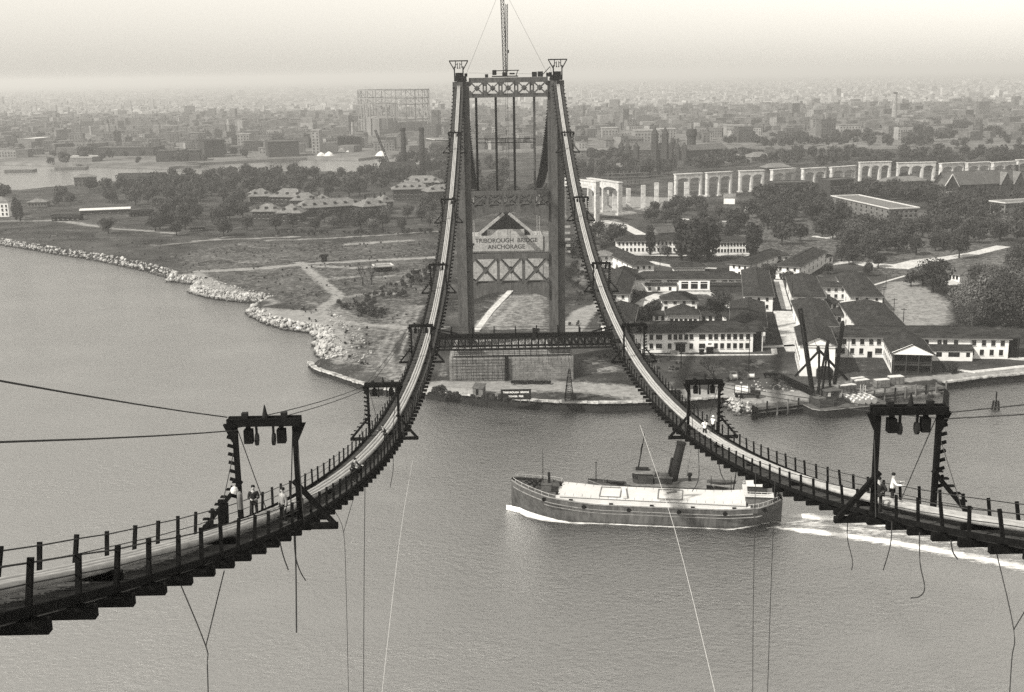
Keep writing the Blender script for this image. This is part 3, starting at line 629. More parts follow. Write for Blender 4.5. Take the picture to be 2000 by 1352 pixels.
hang([(546,1055),(553,1085),(563,1113)],-13.6,'short slanting rope left of the nearest left gantry',.03)
hang([(655,1000),(671,1040),(676,1150),(682,1420)],-14,'forked rope bridle right of the nearest left gantry',.02,fork=[(690,975),(671,1040)])
hang([(713,945),(711,1150),(710,1420)],-14,'long straight dark rope under the left footbridge, halfway to the second gantry',.03)
hang([(767,880),(768,915),(762,952)],-14,'short curved rope under the second left gantry',.035)
hang([(835,760),(790,990),(743,1380)],-13,'long pale line slanting down left of the bridge middle',.018,M_PALEROPE)
hang([(1250,830),(1318,1035),(1408,1400)],13,'long pale line slanting down across the barge',.024,M_PALEROPE)
hang([(1476,910),(1471,1200),(1470,1420)],13,'long straight dark rope below the barge stern, left of two',.025); hang([(1514,930),(1504,1200),(1497,1420)],13,'long straight dark rope below the barge stern, right of two',.025)
hang([(1657,1005),(1655,1050),(1665,1095),(1663,1114)],13.2,'curled rope under the outrigger of the nearest right gantry',.025); hang([(1742,1020),(1739,1065),(1725,1114)],13.2,'rope hanging below the nearest right gantry, bent to the left',.025)
hang([(1796,1040),(1797,1100),(1806,1148),(1796,1165),(1779,1168)],13.2,'long rope with a hooked end below the right footbridge',.025); hang([(1857,1055),(1861,1078),(1870,1092)],13.4,'short rope end below the right footbridge near the right edge',.03)
hang([(1944,1070),(1980,1230),(1976,1290),(1968,1420)],13.5,'forked rope bridle hanging at the right edge',.02,fork=[(2004,1190),(1980,1230)])
hang([(1362,850),(1365,930),(1352,960)],14,'curled rope hanging behind the barge funnel, left of two',.04); hang([(1400,880),(1408,925),(1420,945)],14,'curled rope hanging behind the barge funnel, right of two',.04)
# ------------------------------------------------------------------ men at work
M_SKIN=mat('skin',.34,.6,.1,8,coord='obj'); M_COATD=mat('dark_cloth',.02,.9,.2,9,coord='obj'); M_COATP=mat('pale_jacket_cloth',.2,.9,.2,9,coord='obj'); M_SHIRT=mat('white_shirt_cloth',.7,.85,.1,9,coord='obj'); M_HAIR=mat('black_hair',.012,.7,.2,9,coord='obj'); M_SHOE=mat('worn_shoe',.25,.8,.2,9,coord='obj')
def skin_mesh(name,V,E,m,par,root=0):
    me=bpy.data.meshes.new(name); me.from_pydata([v[0] for v in V],E,[]); me.materials.append(m); o=link(name,me,par)
    md=o.modifiers.new('skin','SKIN'); md.use_smooth_shade=True
    for i,v in enumerate(V):
        r=v[1]; me.skin_vertices[0].data[i].radius=(r,r) if not isinstance(r,tuple) else r; me.skin_vertices[0].data[i].use_root=(i==root)
    s=o.modifiers.new('sub','SUBSURF'); s.levels=1; s.render_levels=1
    return o
def person(label,loc,rz,coat,trous,arms='down',hat=None,lean=0.,stride=0.,group=None):
    t=thing('person',label,'person',loc,rz,group); L=lean
    torso=[((0,0,.93),(.14,.105)),((0,-.02*L,1.12),(.135,.1)),((0,-.12*L,1.33),(.165,.11)),((0,-.17*L,1.47),.06),((0,-.2*L,1.56),(.075,.085)),((0,-.21*L-.01,1.65),(.083,.1)),((0,-.21*L,1.72),(.06,.07)),((0,-.21*L-.115,1.62),.016)]
    V=list(torso); E=[(0,1),(1,2),(2,3),(3,4),(4,5),(5,6),(5,7)]
    A={}
    for s in (-1,1):
        sh=Vector((s*.19,-.13*L,1.41))
        if arms=='down': el=sh+Vector((s*.06,.02,-.29)); wr=el+Vector((0,-.08,-.24))
        elif arms=='akimbo': el=sh+Vector((s*.2,.08,-.22)); wr=el+Vector((-s*.17,-.14,-.17))
        elif arms=='front': el=sh+Vector((s*.07,-.06,-.27)); wr=el+Vector((-s*.12,-.2,.0))
        else: el=sh+Vector((s*.08,-.16,-.2)); wr=el+Vector((s*.02,-.26,.02))
        b=len(V); V+=[(tuple(sh),.062),(tuple(el),.045),(tuple(wr),.032)]; E+=[(2,b),(b,b+1),(b+1,b+2)]; A[s]=(sh,el,wr)
        d=(wr-el).normalized(); pm=wr+d*.07; V.append((tuple(pm),(.04,.02))); E.append((b+2,b+3)); k=b+3
        side=d.cross(Vector((s,0,0))).normalized() if abs(d.x)<.9 else Vector((0,1,0))
        for f,(o_,ln) in enumerate(((-.03,.065),(-.01,.08),(.01,.075),(.03,.06))):
            V.append((tuple(pm+side*o_+d*.03),.009)); V.append((tuple(pm+side*o_+d*(.03+ln)+Vector((-s*.015,0,0))),.007)); E+=[(k,len(V)-2),(len(V)-2,len(V)-1)]
        V.append((tuple(wr+d*.04-side*.045),.011)); V.append((tuple(wr+d*.09-side*.055),.009)); E+=[(k,len(V)-2),(len(V)-2,len(V)-1)]
    LG={}
    for s in (-1,1):
        hp=Vector((s*.1,0,.88)); kn=Vector((s*.11,-.03+s*stride*.5,.49)); ak=Vector((s*.11,.02+s*stride,.09)); b=len(V)
        V+=[(tuple(hp),.085),(tuple(kn),.058),(tuple(ak),.04),(tuple(ak+Vector((0,-.16,-.05))),.035)]; E+=[(0,b),(b,b+1),(b+1,b+2),(b+2,b+3)]; LG[s]=(hp,kn,ak)
    body=skin_mesh('body',V,E,M_SKIN,t)
    V=[((0,0,.86),(.17,.13)),((0,0,1.0),(.165,.125)),((0,-.05*L,1.16),(.16,.12)),((0,-.12*L,1.34),(.185,.13)),((0,-.15*L,1.44),(.09,.075))]; E=[(0,1),(1,2),(2,3),(3,4)]
    for s in (-1,1): b=len(V); V+=[(tuple(A[s][0]),.08),(tuple(A[s][1]),.062),(tuple(A[s][2]),.05)]; E+=[(3,b),(b,b+1),(b+1,b+2)]
    skin_mesh('jacket' if coat is not M_SHIRT else 'shirt',V,E,coat,t)
    V=[((0,0,.92),(.155,.12))]; E=[]
    for s in (-1,1): b=len(V); V+=[(tuple(LG[s][0]),.105),(tuple(LG[s][1]),.08),(tuple(LG[s][2]+Vector((0,0,.0))),.07)]; E+=[(0,b),(b,b+1),(b+1,b+2)]
    skin_mesh('trousers',V,E,trous,t)
    for s in (-1,1): b=MB(); a=LG[s][2]; b.box((a.x,a.y-.06,.035),(.1,.28,.07)); b.box((a.x,a.y+.02,.085),(.09,.12,.05)); b.build('shoe',M_SHOE if coat is M_COATP else M_HAIR,t)
    h=Vector((0,-.21*L,1.66))
    b=MB(); prof=[(.098,0),(.104,.05),(.085,.1),(.04,.125)]
    if hat: b.lathe(h+Vector((0,.01,.03)),[(.15,0),(.15,.015),(.105,.02),(.1,.08),(.06,.11)],12); b.build('hat',hat,t)
    else: b.lathe(h+Vector((0,.022,.0)),prof,12); b.build('hair',M_HAIR,t,True)
    b=MB()
    for s in (-1,1): b.lathe(h+Vector((s*.032,-.098,-.012)),[(.004,-.008),(.012,0),(.004,.008)],6)
    b.box(h+Vector((0,-.098,-.075)),(.045,.012,.01)); b.build('eyes_and_mouth',M_HAIR,t)
    return t
def deck(xc,Y,dx): return (xc+dx,Y,line(Y)-.4)
person('man in a dark suit standing at the rail left of the nearest left gantry post',deck(-15,55.5,-1.15),.15,M_COATD,M_COATD,'front')
person('man in a pale jacket and dark trousers standing inside the nearest left gantry',deck(-15,53.2,.75),-.75,M_COATP,M_COATD,'down')
person('man in dark clothes bending down on the left footbridge past the nearest gantry',deck(-15,77,.95),.9,M_COATD,M_COATD,'reach',None,1.4)
person('man in dark clothes leaning over under the second gantry of the left footbridge',deck(-15,103,.6),-1.0,M_COATD,M_COATD,'reach',None,1.2)
person('man in a dark jacket with hands on hips by the nearest right gantry post',deck(15,53.2,-.75),2.6,M_COATD,M_COATD,'akimbo')
person('man in a white shirt and dark trousers at the strands of the nearest right gantry',deck(15,56.2,.95),1.3,M_SHIRT,M_COATD,'reach',None,.2)
person('man in a white shirt at the left post of the second right gantry',deck(15,102.5,-.3),2.9,M_SHIRT,M_COATD,'reach',None,.5)
person('man in a white shirt and pale hat inside the second right gantry',deck(15,105.5,1.0),2.4,M_SHIRT,M_COATD,'reach',M_SHIRT,.1)
# small gear on the footbridges
b=MB(); b.lathe((0,0,0),[(.05,-.02),(.17,0),(.19,.12),(.14,.24),(.05,.3)],12); o=b.build('signal_lamp',M_TRIM); o.location=WX(458,962,-16.55); tag(o,'round white lamp hung beside the nearest left gantry post','lamp')
b=MB(); b.lathe((0,0,0),[(.13,0),(.13,.75),(.05,.85)],10); o=b.build('gas_bottle',M_ROOFP); o.location=WX(470,994,-16.0); tag(o,'grey cylinder strapped to the nearest left gantry post','gas bottle')
b=MB(); b.box((0,0,.35),(.35,.3,.7)); b.box((.1,0,.8),(.3,.35,.3)); b.box((-.05,0,1.05),(.2,.2,.25)); o=b.build('tool_bag',M_TIMBER); o.location=WX(436,1025,-16.3); tag(o,'dark heap of tools standing left of the nearest left gantry','tools')
# ------------------------------------------------------------------ covered barge
def hull(name,stations,m,par):
    """stations: (u, half-breadth list from keel to deck, z list) along the length"""
    vs=[];fs=[];n=len(stations[0][1])
    for u,hb,zz in stations:
        for h,z in zip(hb,zz): vs.append((u,h,z))
        for h,z in zip(hb[::-1],zz[::-1]): vs.append((u,-h,z))
    N=2*n
    for i in range(len(stations)-1):
        for k in range(N):
            k2=(k+1)%N
            if k==n-1: continue
            fs.append((i*N+k,(i+1)*N+k,(i+1)*N+k2,i*N+k2))
    fs.append(tuple(range(N))); fs.append(tuple(range((len(stations)-1)*N+N-1,(len(stations)-1)*N-1,-1)))
    return MB().add(vs,fs).build(name,m,par,False)
BA=thing('barge','long black hulled covered barge with a whitened flat deck, under way towards the left','barge',(28.0,251.2,0),math.atan2(5.0,-29.4))
def bw_shape(u):                 # u from -30 (stern) to +30 (bow): (half-breadth at the deck, at the bilge)
    d=min(1,max(.03,((30.3-u)/9.5)))**.55 if u>20.8 else 1
    s=min(1,max(.12,((u+30.6)/5.5)))**.5 if u<-25 else 1
    w=min(1,max(.0,((28.2-u)/12.5)))**.75 if u>15.7 else 1
    ws=min(1,max(.02,((u+28.5)/9)))**.8 if u<-19.5 else 1
    return 5.9*d*s,5.9*w*ws
def sheer(u): return 3.9+ (max(0,(u-8)/22))**1.7*3.3+(max(0,(-u-16)/14))**1.6*1.5
US=[-30.5,-30,-29,-27.5,-25,-22,-16,-8,0,8,14,18,21,24,26,28,29.3,30.2]
st=[]
for u in US:
    a,b_=bw_shape(u); z=sheer(u); st.append((u,[b_*.9,b_,b_*.6+a*.4 if u<20 else b_*.4+a*.6,a*1.0,a],[-1.0,.5,z*.55,z*.86,z+.55]))
hull('hull',st,M_DARKHULL,BA)
M_RUB=mat('chafed_rubbing_strake',.16,.7,.35,.8,fine=4)
def strake(dz,r,m,name,u0=-30,u1=30,fr=1.0):
    uu=[u for u in np.linspace(u0,u1,40)]
    for s in (-1,1):
        b=MB(); b.tube([(u,s*(bw_shape(u)[0]*fr+.04),sheer(u)+dz) for u in uu],r,6); b.build(name,m,BA)
strake(.5,.17,M_RUB,'gunwale'); strake(-.75,.14,M_RUB,'rubbing_strake',-24,29.5); strake(-1.5,.11,M_RUB,'rubbing_strake',-26,22,.99)
def sheet(name,u0,u1,wf,zf,m,par,n=30,th=.1):
    b=MB(); vs=[];fs=[]
    for i in range(n+1):
        u=u0+(u1-u0)*i/n; w=wf(u); z=zf(u)
        vs+=[(u,-w,z),(u,0,z+.12),(u,w,z),(u,-w,z-th),(u,w,z-th)]
    for i in range(n):
        a=i*5;c=a+5; fs+=[(a,c,c+1,a+1),(a+1,c+1,c+2,a+2),(a,a+3,c+3,c),(a+2,c+2,c+4,a+4)]
    fs+=[(0,1,2,4,3),(5*n,5*n+3,5*n+4,5*n+2,5*n+1)]
    return b.add(vs,fs).build(name,m,par)
sheet('side_deck',-23.5,19.5,lambda u:bw_shape(u)[0]-.3,lambda u:sheer(u)+.22,M_DECKW,BA)
sheet('fore_deck',19.5,29.6,lambda u:max(.2,bw_shape(u)[0]-.35),lambda u:sheer(u)-.1,M_ROOFM,BA,14); sheet('after_deck',-30.1,-23.5,lambda u:bw_shape(u)[0]-.35,lambda u:sheer(u)-.05,M_ROOFM,BA,10)
sheet('hatch_trunk',-22.5,18.6,lambda u:4.35,lambda u:sheer(min(u,14))+1.35+(u>14)*(u-14)*.06,M_DECKW,BA,30,1.2)
M_LINE=mat('hatch_edge_dark_line',.12,.8,.3,2)  # darker grey for the trunk edges and hatch seams
b=MB()
for s in (-1,1): b.bar((-22.4,s*4.4,sheer(-22)+.62),(18.6,s*4.4,sheer(14)+1.1),.1,.12)
b.build('trunk_edge',M_LINE,BA)
seam=MB().box((0,0,0),(.06,8.5,.05)).mesh('hatch_seam',M_LINE)
for k in range(21):
    u=-21.5+k*1.95; o=link('hatch_seam',seam,BA); o.location=(u,0,sheer(min(u,14))+1.37+(u>14)*(u-14)*.06)
for s in (-1,1):
    MB().tube([(u,s*(bw_shape(u)[0]-.15),sheer(u)+1.45) for u in np.linspace(-29.5,-23,10)],.04,4).build('rail',M_TRIM,BA); MB().tube([(u,s*(bw_shape(u)[0]-.15),sheer(u)+1.25) for u in np.linspace(19,29.6,12)],.04,4).build('rail',M_TRIM,BA)
    for u in np.linspace(-29.3,-23,7): MB().tube([(u,s*(bw_shape(u)[0]-.15),sheer(u)+.4),(u,s*(bw_shape(u)[0]-.15),sheer(u)+1.45)],.035,4).build('stanchion',M_TRIM,BA)
    for u in np.linspace(19.3,29,7): MB().tube([(u,s*(bw_shape(u)[0]-.15),sheer(u)+.4),(u,s*(bw_shape(u)[0]-.15),sheer(u)+1.25)],.035,4).build('stanchion',M_TRIM,BA)
    for u in (-20,-11,-2,7,16): MB().box((u,s*5.0,sheer(u)+.45),(.9,.3,.45)).build('cleat',M_STEELD,BA)
    for u in (-26.5,-18,-8,3,13,22): b=MB(); b.lathe((0,0,0),[(.42,-.1),(.5,0),(.42,.1)],10); b.v=[(x+u,s*(bw_shape(u)[0]+.18)+zz*.9,y+sheer(u)-.35) for x,y,zz in b.v]; b.build('tyre_fender',M_TIMBER,BA)
for a,c in ((-8.6,-3.2),(5.2,9.8)):
    b=MB(); z=sheer(0)+1.55
    for y in (-3.0,3.2): b.bar((a,y,z),(c,y,z),.16,.16)
    for u in (a,c): b.bar((u,-3.0,z),(u,3.2,z),.16,.16)
    b.build('hatch_frame',M_RUB,BA)
b=MB(); b.box((4.4,.6,sheer(4)+1.75),(.9,6.4,.5),.12); b.build('spare_plank_stack',M_TRIM,BA)
b=MB(); b.box((-6.2,-1.2,sheer(-6)+1.6),(2.4,.5,.3),.5); b.build('deck_gear',M_RUB,BA)
# fore end: windlass house, bitts, light mast
b=MB(); z=sheer(22); b.box((22.0,0,z+.8),(2.2,3.0,1.6)); b.box((22,0,z+1.66),(2.5,3.3,.14)); b.build('windlass_house',M_ROOFM,BA)
b=MB(); b.tube([(21.5,.3,z+1.6),(21.5,.3,z+4.2)],.33,10); b.build('stove_pipe',M_STEELD,BA); b=MB(); b.tube([(22.9,.2,z+1.5),(22.9,.2,z+9.6)],[.1,.04],6); b.build('light_mast',M_TIMBER,BA)
for u,y in ((19.4,2.6),(19.2,-3.2),(24.8,1.3),(24.8,-1.4),(23.6,-3.1)): b=MB(); b.lathe((u,y,sheer(u)-.1),[(.32,0),(.28,.9),(.4,.95),(.4,1.2)],8); b.build('bitt',M_STEELD,BA)
b=MB()
for k in range(14): b.box((23.2+k*.42,-1.5+math.sin(k*2.1)*1.4,sheer(25)+.25+k*.02),(.5,.5,.4),k)
b.build('chain_and_rope_heap',M_TIMBER,BA)
# after house
z=sheer(-25)
b=MB(); b.box((-25.2,0,z+1.15),(5.6,6.6,2.3)); b.build('after_house',M_WOODP,BA); b=MB(); b.box((-25.2,0,z+2.38),(6.6,7.6,.16)); b.build('boat_deck',M_DECKW,BA)
b=MB(); b.box((-25.0,.3,z+3.4),(4.2,4.4,1.9)); b.build('wheelhouse',M_BRICK,BA); b=MB(); b.box((-25.0,.3,z+4.45),(4.9,5.1,.18)); b.build('wheelhouse_roof',M_DECKW,BA)
for k in range(4): b=MB(); b.box((-26.6+k*1.07,-1.92,z+3.65),(.8,.06,1.0)); b.build('window',M_GLASS,BA)
for k in range(4): b=MB(); b.box((-27.4+k*1.4,-3.32,z+1.2),(.8,.06,1.1)); b.build('window',M_GLASS,BA)
b=MB()
for zz in (2.9,3.35):
    for s in (-1,1): b.tube([(-28.3,s*3.6,z+zz),(-22.1,s*3.6,z+zz)],.045,5)
for k in range(6):
    for s in (-1,1): b.tube([(-28.3+k*1.24,s*3.6,z+2.4),(-28.3+k*1.24,s*3.6,z+3.4)],.04,4)
b.build('boat_deck_rail',M_TRIM,BA)
b=MB(); vs=[]; 
pts=[]
for i in range(9):
    t=i/8*2-1; w=.95*math.sqrt(max(0,1-abs(t)**2.4))+.02; zz=.22*t*t; pts.append((t*2.7,w,zz))
vs=[];fs=[]
for x,w,zz in pts: vs+=[(x,-w,1.0+zz),(x,-w*.6,.3+zz),(x,0,.05+zz*2),(x,w*.6,.3+zz),(x,w,1.0+zz),(x,0,.8+zz)]
for i in range(8):
    for k in range(6): fs.append((i*6+k,(i+1)*6+k,(i+1)*6+(k+1)%6,i*6+(k+1)%6))
BOAT=(vs,fs)
b.add(vs,fs); b.v=[(x-25.0,y-4.6,zz+z-.1) for x,y,zz in b.v]; b.build('lifeboat',M_DARKHULL,BA)
b=MB(); b.tube([(-29.2,0,sheer(-29)),(-29.9,0,sheer(-29)+4.2)],.06,6); b.build('flag_staff',M_TRIM,BA)
b=MB(); fv=[];ff=[]
for i in range(7):
    for j in range(6): fv.append((-29.75+.18*j/5+ i*.2,.22*math.sin(i*1.1+j*.4),sheer(-29)+1.7+j*.45-.06*i))
for i in range(6):
    for j in range(5): ff.append((i*6+j,(i+1)*6+j,(i+1)*6+j+1,i*6+j+1))
b.add(fv,ff); b.build('flag',mat('white_flag_cloth',.85,.9,.05,2),BA)
b=MB()
for k in range(5): b.box((-28+k*.2,-2.5+k*1.1,sheer(-28)+.35),(.8,.7,.7),k)
b.build('stern_gear',M_STEELD,BA)
b=MB(); b.box((-29.6,0,-.2),(1.6,.35,2.6)); b.build('rudder',M_DARKHULL,BA)
# ------------------------------------------------------------------ tug alongside
TG=thing('tugboat','black steam tug with a tall raked funnel lashed on the far side of the barge','tugboat',(33.2,260.8,0),math.atan2(5.0,-29.4))
def tsh(u): return 2.0+max(0,u/17)**1.8*2.0+max(0,-u/17)**2*.5
def tw(u): return 4.0*(min(1,max(.04,(17.2-u)/11))**.6 if u>6 else 1)*(min(1,max(.2,(u+17.4)/7))**.55 if u<-10 else 1)
st=[]
for u in (-17,-16,-14,-10,-4,2,6,10,13,15,16.4,17.1): a=tw(u); st.append((u,[a*.55,a*.8,a*.95,a],[-.8,.4,tsh(u)*.6,tsh(u)+.6]))
hull('hull',st,M_DARKHULL,TG)
for s in (-1,1): b=MB(); b.tube([(u,s*(tw(u)+.03),tsh(u)+.6) for u in np.linspace(-16.8,16.9,26)],.12,6); b.build('gunwale',M_RUB,TG)
b=MB(); n=20
vs=[];fs=[]
for i in range(n+1): u=-16.5+33*i/n; w=max(.1,tw(u)-.3); vs+=[(u,-w,tsh(u)+.1),(u,w,tsh(u)+.1)]
fs=[(2*i,2*i+2,2*i+3,2*i+1) for i in range(n)]; b.add(vs,fs); b.build('deck',M_ROOFM,TG)
def rounded(u0,u1,w,n=8):
    return [(u0,-w),(u1-w*.7,-w)]+[(u1-w*.7+w*.7*math.sin(t),-w*math.cos(t)) for t in np.linspace(.3,math.pi-.3,n)]+[(u1-w*.7,w),(u0,w)]
z=2.2
b=MB(); b.prism(rounded(-9,7.5,2.9),z,z+2.3); b.build('deck_house',M_BRICK,TG); b=MB(); b.prism(rounded(-10.5,8.2,3.4),z+2.3,z+2.45); b.build('boat_deck',M_ROOFP,TG)
b=MB(); b.prism(rounded(1.8,6.6,2.1),z+2.45,z+5.0); b.build('wheelhouse',M_BRICK,TG); b=MB(); b.prism(rounded(1.4,7.1,2.5),z+5.0,z+5.18); b.build('wheelhouse_roof',M_ROOFP,TG)
for t in np.linspace(.35,math.pi-.35,5):
    b=MB(); cx_,cy_=6.6-1.47+1.47*math.sin(t)+.03*math.sin(t),-2.1*math.cos(t); b.box((cx_,cy_*1.01,z+4.0),(.7,.1,.9),t-math.pi/2+math.pi/2+0); b.build('window',M_GLASS,TG)
for k in range(3): b=MB(); b.box((2.4+k*1.05,-2.13,z+4.0),(.75,.06,.9)); b.build('window',M_GLASS,TG)
for k in range(7): b=MB(); b.lathe((0,0,0),[(.22,-.03),(.22,.03)],8); b.v=[(x-7.5+k*1.9,-2.93+zz,y+z+1.4) for x,y,zz in b.v]; b.build('porthole',M_GLASS,TG)
b=MB(); b.box((-.6,0,z+3.2),(4.0,3.4,1.5)); b.build('texas_house',M_BRICK,TG); b=MB(); b.box((-.6,0,z+4.0),(4.4,3.8,.12)); b.build('texas_roof',M_ROOFP,TG); b=MB(); b.box((4.4,.0,z+5.5),(3.0,1.2,.5)); b.build('skylight',M_STEELD,TG)
b=MB(); b.tube([(-2.6,0,z+2.3),(-3.1,0,z+5),(-4.6,0,z+12.2)],[1.12,1.08,1.02],18); b.tube([(-3.72,0,z+8.0),(-3.78,0,z+8.3)],1.12,18); b.tube([(-4.54,0,z+11.9),(-4.61,0,z+12.25)],1.14,18); b.tube([(-1.9,.0,z+4.5),(-2.5,.0,z+8.4)],.3,8); b.build('funnel',mat('sooty_funnel_paint',.008,.6,.5,.5,fine=3),TG,True)
b=MB(); b.lathe((-2.6,0,z+2.45),[(1.7,0),(1.7,.35),(1.2,.5)],16); b.build('funnel_base',M_ROOFP,TG)
b=MB(); b.tube([(-5.9,.2,z+4.0),(-6.9,.2,z+11.5)],.12,6); b.build('steam_pipe',M_ROOFP,TG)
b=MB(); b.tube([(5.4,0,z+5.1),(3.9,0,z+14.0)],[.17,.07],8); b.build('mast',M_TIMBER,TG); b=MB()
b.add([(4.6,0,z+8.9),(4.15,0,z+12.0),(4.5,.15,z+11.6),(4.8,.1,z+10.4),(4.85,.0,z+9.2)],[(0,1,2,3,4)]); b.build('pennant',M_TIMBER,TG)
b=MB(); b.tube([(4.8,0,z+8.5),(16,0,tsh(16)+1.2)],.03,4); b.tube([(4.2,0,z+12),(-13,0,z+5)],.025,4); b.build('stay',M_WIRE,TG)
b=MB(); b.tube([(15.2,0,tsh(15)),(15.2,0,tsh(15)+5.2)],.09,6); b.bar((14.9,0,tsh(15)+5.2),(15.6,0,tsh(15)+5.2),.12); b.build('jack_staff',M_TIMBER,TG); b=MB(); b.tube([(13.6,-1.2,tsh(13)+.3),(13.2,-1.2,tsh(13)+1.6),(12.2,-1.2,tsh(13)+2.2),(11.0,-1.2,tsh(13)+2.4)],.09,6); b.build('boom',M_ROOFP,TG)
b=MB(); b.lathe((-6.6,-1.2,z+2.45),[(.35,0),(.35,1.2),(.6,1.4),(.6,1.9),(.1,2.1)],10); b.build('ventilator',M_STEELD,TG)
b=MB(); b.add(*BOAT); b.v=[(x*1.25-14.0,y-1.6,zz+z+1.6) for x,y,zz in b.v]; b.build('lifeboat',M_DARKHULL,TG); b=MB()
for u in (-11.6,-16.2): b.tube([(u,-1.6,z),(u,-1.6,z+3.2),(u,-1.2,z+3.9)],.08,6)
b.build('davits',M_TIMBER,TG)
b=MB(); b.tube([(-16.6,0,2.6),(-17.6,0,11.0)],[.16,.08],6); b.build('after_mast',M_TIMBER,TG)
for k in range(9): b=MB(); b.lathe((9+k*.55,-1.8+.2*(k%3),tsh(9)+.2),[(.3,0),(.42,.25),(.3,.5)],8); b.build('fender',M_TIMBER,TG)
# foam
def foam_mat(name,lo,hi,scale,st):
    mt=bpy.data.materials.new(name); mt.use_nodes=True; t=mt.node_tree; b=t.nodes['Principled BSDF']; N=t.nodes.new; L=t.links.new
    b.inputs['Base Color'].default_value=(.8,.8,.8,1); b.inputs['Roughness'].default_value=.9
    pos=N('ShaderNodeNewGeometry').outputs['Position']; mp=N('ShaderNodeMapping'); mp.inputs['Scale'].default_value=st; L(pos,mp.inputs[0])
    n=N('ShaderNodeTexNoise'); n.inputs['Scale'].default_value=scale; n.inputs['Detail'].default_value=7; n.inputs['Roughness'].default_value=.7; L(mp.outputs[0],n.inputs[0])
    a=N('ShaderNodeAttribute'); a.attribute_name='foam'; ad=N('ShaderNodeMath'); ad.operation='ADD'; L(n.outputs[0],ad.inputs[0]); L(a.outputs['Fac'],ad.inputs[1])
    mr=N('ShaderNodeMapRange'); L(ad.outputs[0],mr.inputs[0]); mr.inputs[1].default_value=lo; mr.inputs[2].default_value=hi; L(mr.outputs[0],b.inputs['Alpha']); return mt
M_FOAM=foam_mat('foam',.88,1.2,1.1,(.35,1,1))
def foam(name,rows):             # rows of (x, y, z, amount) forming a broken sheet of foam on the water
    n=len(rows[0]); v=[p[:3] for r in rows for p in r]; f=[(i*n+k,(i+1)*n+k,(i+1)*n+k+1,i*n+k+1) for i in range(len(rows)-1) for k in range(n-1)]
    me=bpy.data.meshes.new(name); me.from_pydata([tuple(map(float,p)) for p in v],[],f); me.materials.append(M_FOAM); a=me.attributes.new('foam','FLOAT','POINT'); a.data.foreach_set('value',np.array([p[3] for r in rows for p in r],np.float32)); return me
bx=math.cos(BA.rotation_euler[2]); by=math.sin(BA.rotation_euler[2])
def bl(u,v): return (28.0+u*bx-v*by,251.2+u*by+v*bx)
for s,nm in ((1,'bow_wave'),(-1,'bow_wave')):
    rows=[]
    for i in range(60):
        u=31.5-i*1.05; w0=bw_shape(max(-29,min(u,30)))[1]
        wd_=(.5+max(0,min(1,(31.5-u)/5))*2.8)*max(.42,1-max(0,(22-u)/16)*.8); row=[]
        for k in range(7):
            q=k/6; x,y=bl(u,s*(w0-.3+q*wd_)); hz=.08+max(0,(u-20)/11)*1.1*math.sin(min(1,q*1.2+.15)*math.pi); am=(.82 if u>19 else .62)-.62*abs(q-.25 if u>20 else q-.35)**1.2*(1.0 if u>20 else 1.5); row.append((x,y,hz,am if 0<k<6 else .05))
        rows.append(row)
    kind(link('bow_wave',foam('bow_wave',rows)),'stuff')
rows=[]
for i in range(95):
    u=-27-i*1.0; row=[]
    for k in range(21):
        q=k/20*2-1; w=6.0+i*.11; x,y=bl(u,q*w+13.5*(i/52)**1.7); edge=math.exp(-((abs(q)-.62)/.22)**2)*.62+math.exp(-(q/.22)**2)*.28; am=min(1,.35+i/14)*.66*math.exp(-i/170)*(edge*.9+.5) if abs(k-10)<10 else 0; row.append((x,y,.07+.04*math.sin(i*.7+k),am+.2*math.exp(-i/120)*edge))
    rows.append(row)
kind(link('wake_foam',foam('wake_foam',rows)),'stuff')
# ------------------------------------------------------------------ derrick boat at the quay
p0=W(1577,816,0); p1=W(1850,792,0)
ax=math.atan2(p1[1]-p0[1]+2,p1[0]-p0[0]); DB=thing('derrick_boat','squat derrick boat with a tall black timber A frame moored at the quay','derrick boat',(p0[0]+1.5,p0[1]+4.0,0),ax)
b=MB(); pl=[(-.5,-2.5),(.8,-4.2),(3,-5.0),(24,-5.0),(24,5.0),(3,5.0),(.8,4.2),(-.5,2.5)]
b.prism(pl,-.6,2.2); b.build('hull',mat('tarred_hull',.012,.8,.4,.6),DB); b=MB(); b.tube([(x*1.005,y*1.01,2.15) for x,y in [(24,-5.0),(3,-5.0),(.8,-4.2),(-.5,-2.5),(-.5,2.5),(.8,4.2),(3,5)]],.13,6); b.build('gunwale',M_RUB,DB)
b=MB(); b.prism([(x*.97+.3,y*.94) for x,y in pl],2.2,2.3); b.build('deck',M_ROOFM,DB)
b=MB(); b.prism(rounded(1.6,8.2,3.0)[::1],1.8,4.4); b.build('lower_house',M_BRICK,DB); b=MB(); b.box((6.4,.3,5.6),(4.2,4.2,2.4)); b.build('upper_house',M_BRICK,DB); b=MB(); b.box((6.5,.3,6.9),(5.2,5.2,.22)); b.build('house_roof',M_ROOFM,DB); b=MB(); b.box((3.0,-.3,4.7),(2.4,3.4,.5)); b.build('skylight',M_WOODP,DB)
for k in range(2): b=MB(); b.box((5.3+k*1.9,-1.84,5.8),(.9,.08,1.1)); b.build('window',M_GLASS if k else M_TRIM,DB)
b=MB(); b.box((8.55,.3,5.8),(.08,1.0,1.1)); b.build('window',M_GLASS,DB)
inv=Matrix.Translation(DB.location)@Matrix.Rotation(ax,4,'Z'); inv.invert()
def lp(px,py,y): return inv@Vector(WY(px,py,y))
def lw(px,py,z): return inv@Vector(W(px,py,z))
YB=DB.location[1]
def spar(name,a,c,w,m=M_TIMBER,r2=None):
    b=MB(); b.bar(a,c,w,w); b.build(name,m,DB)
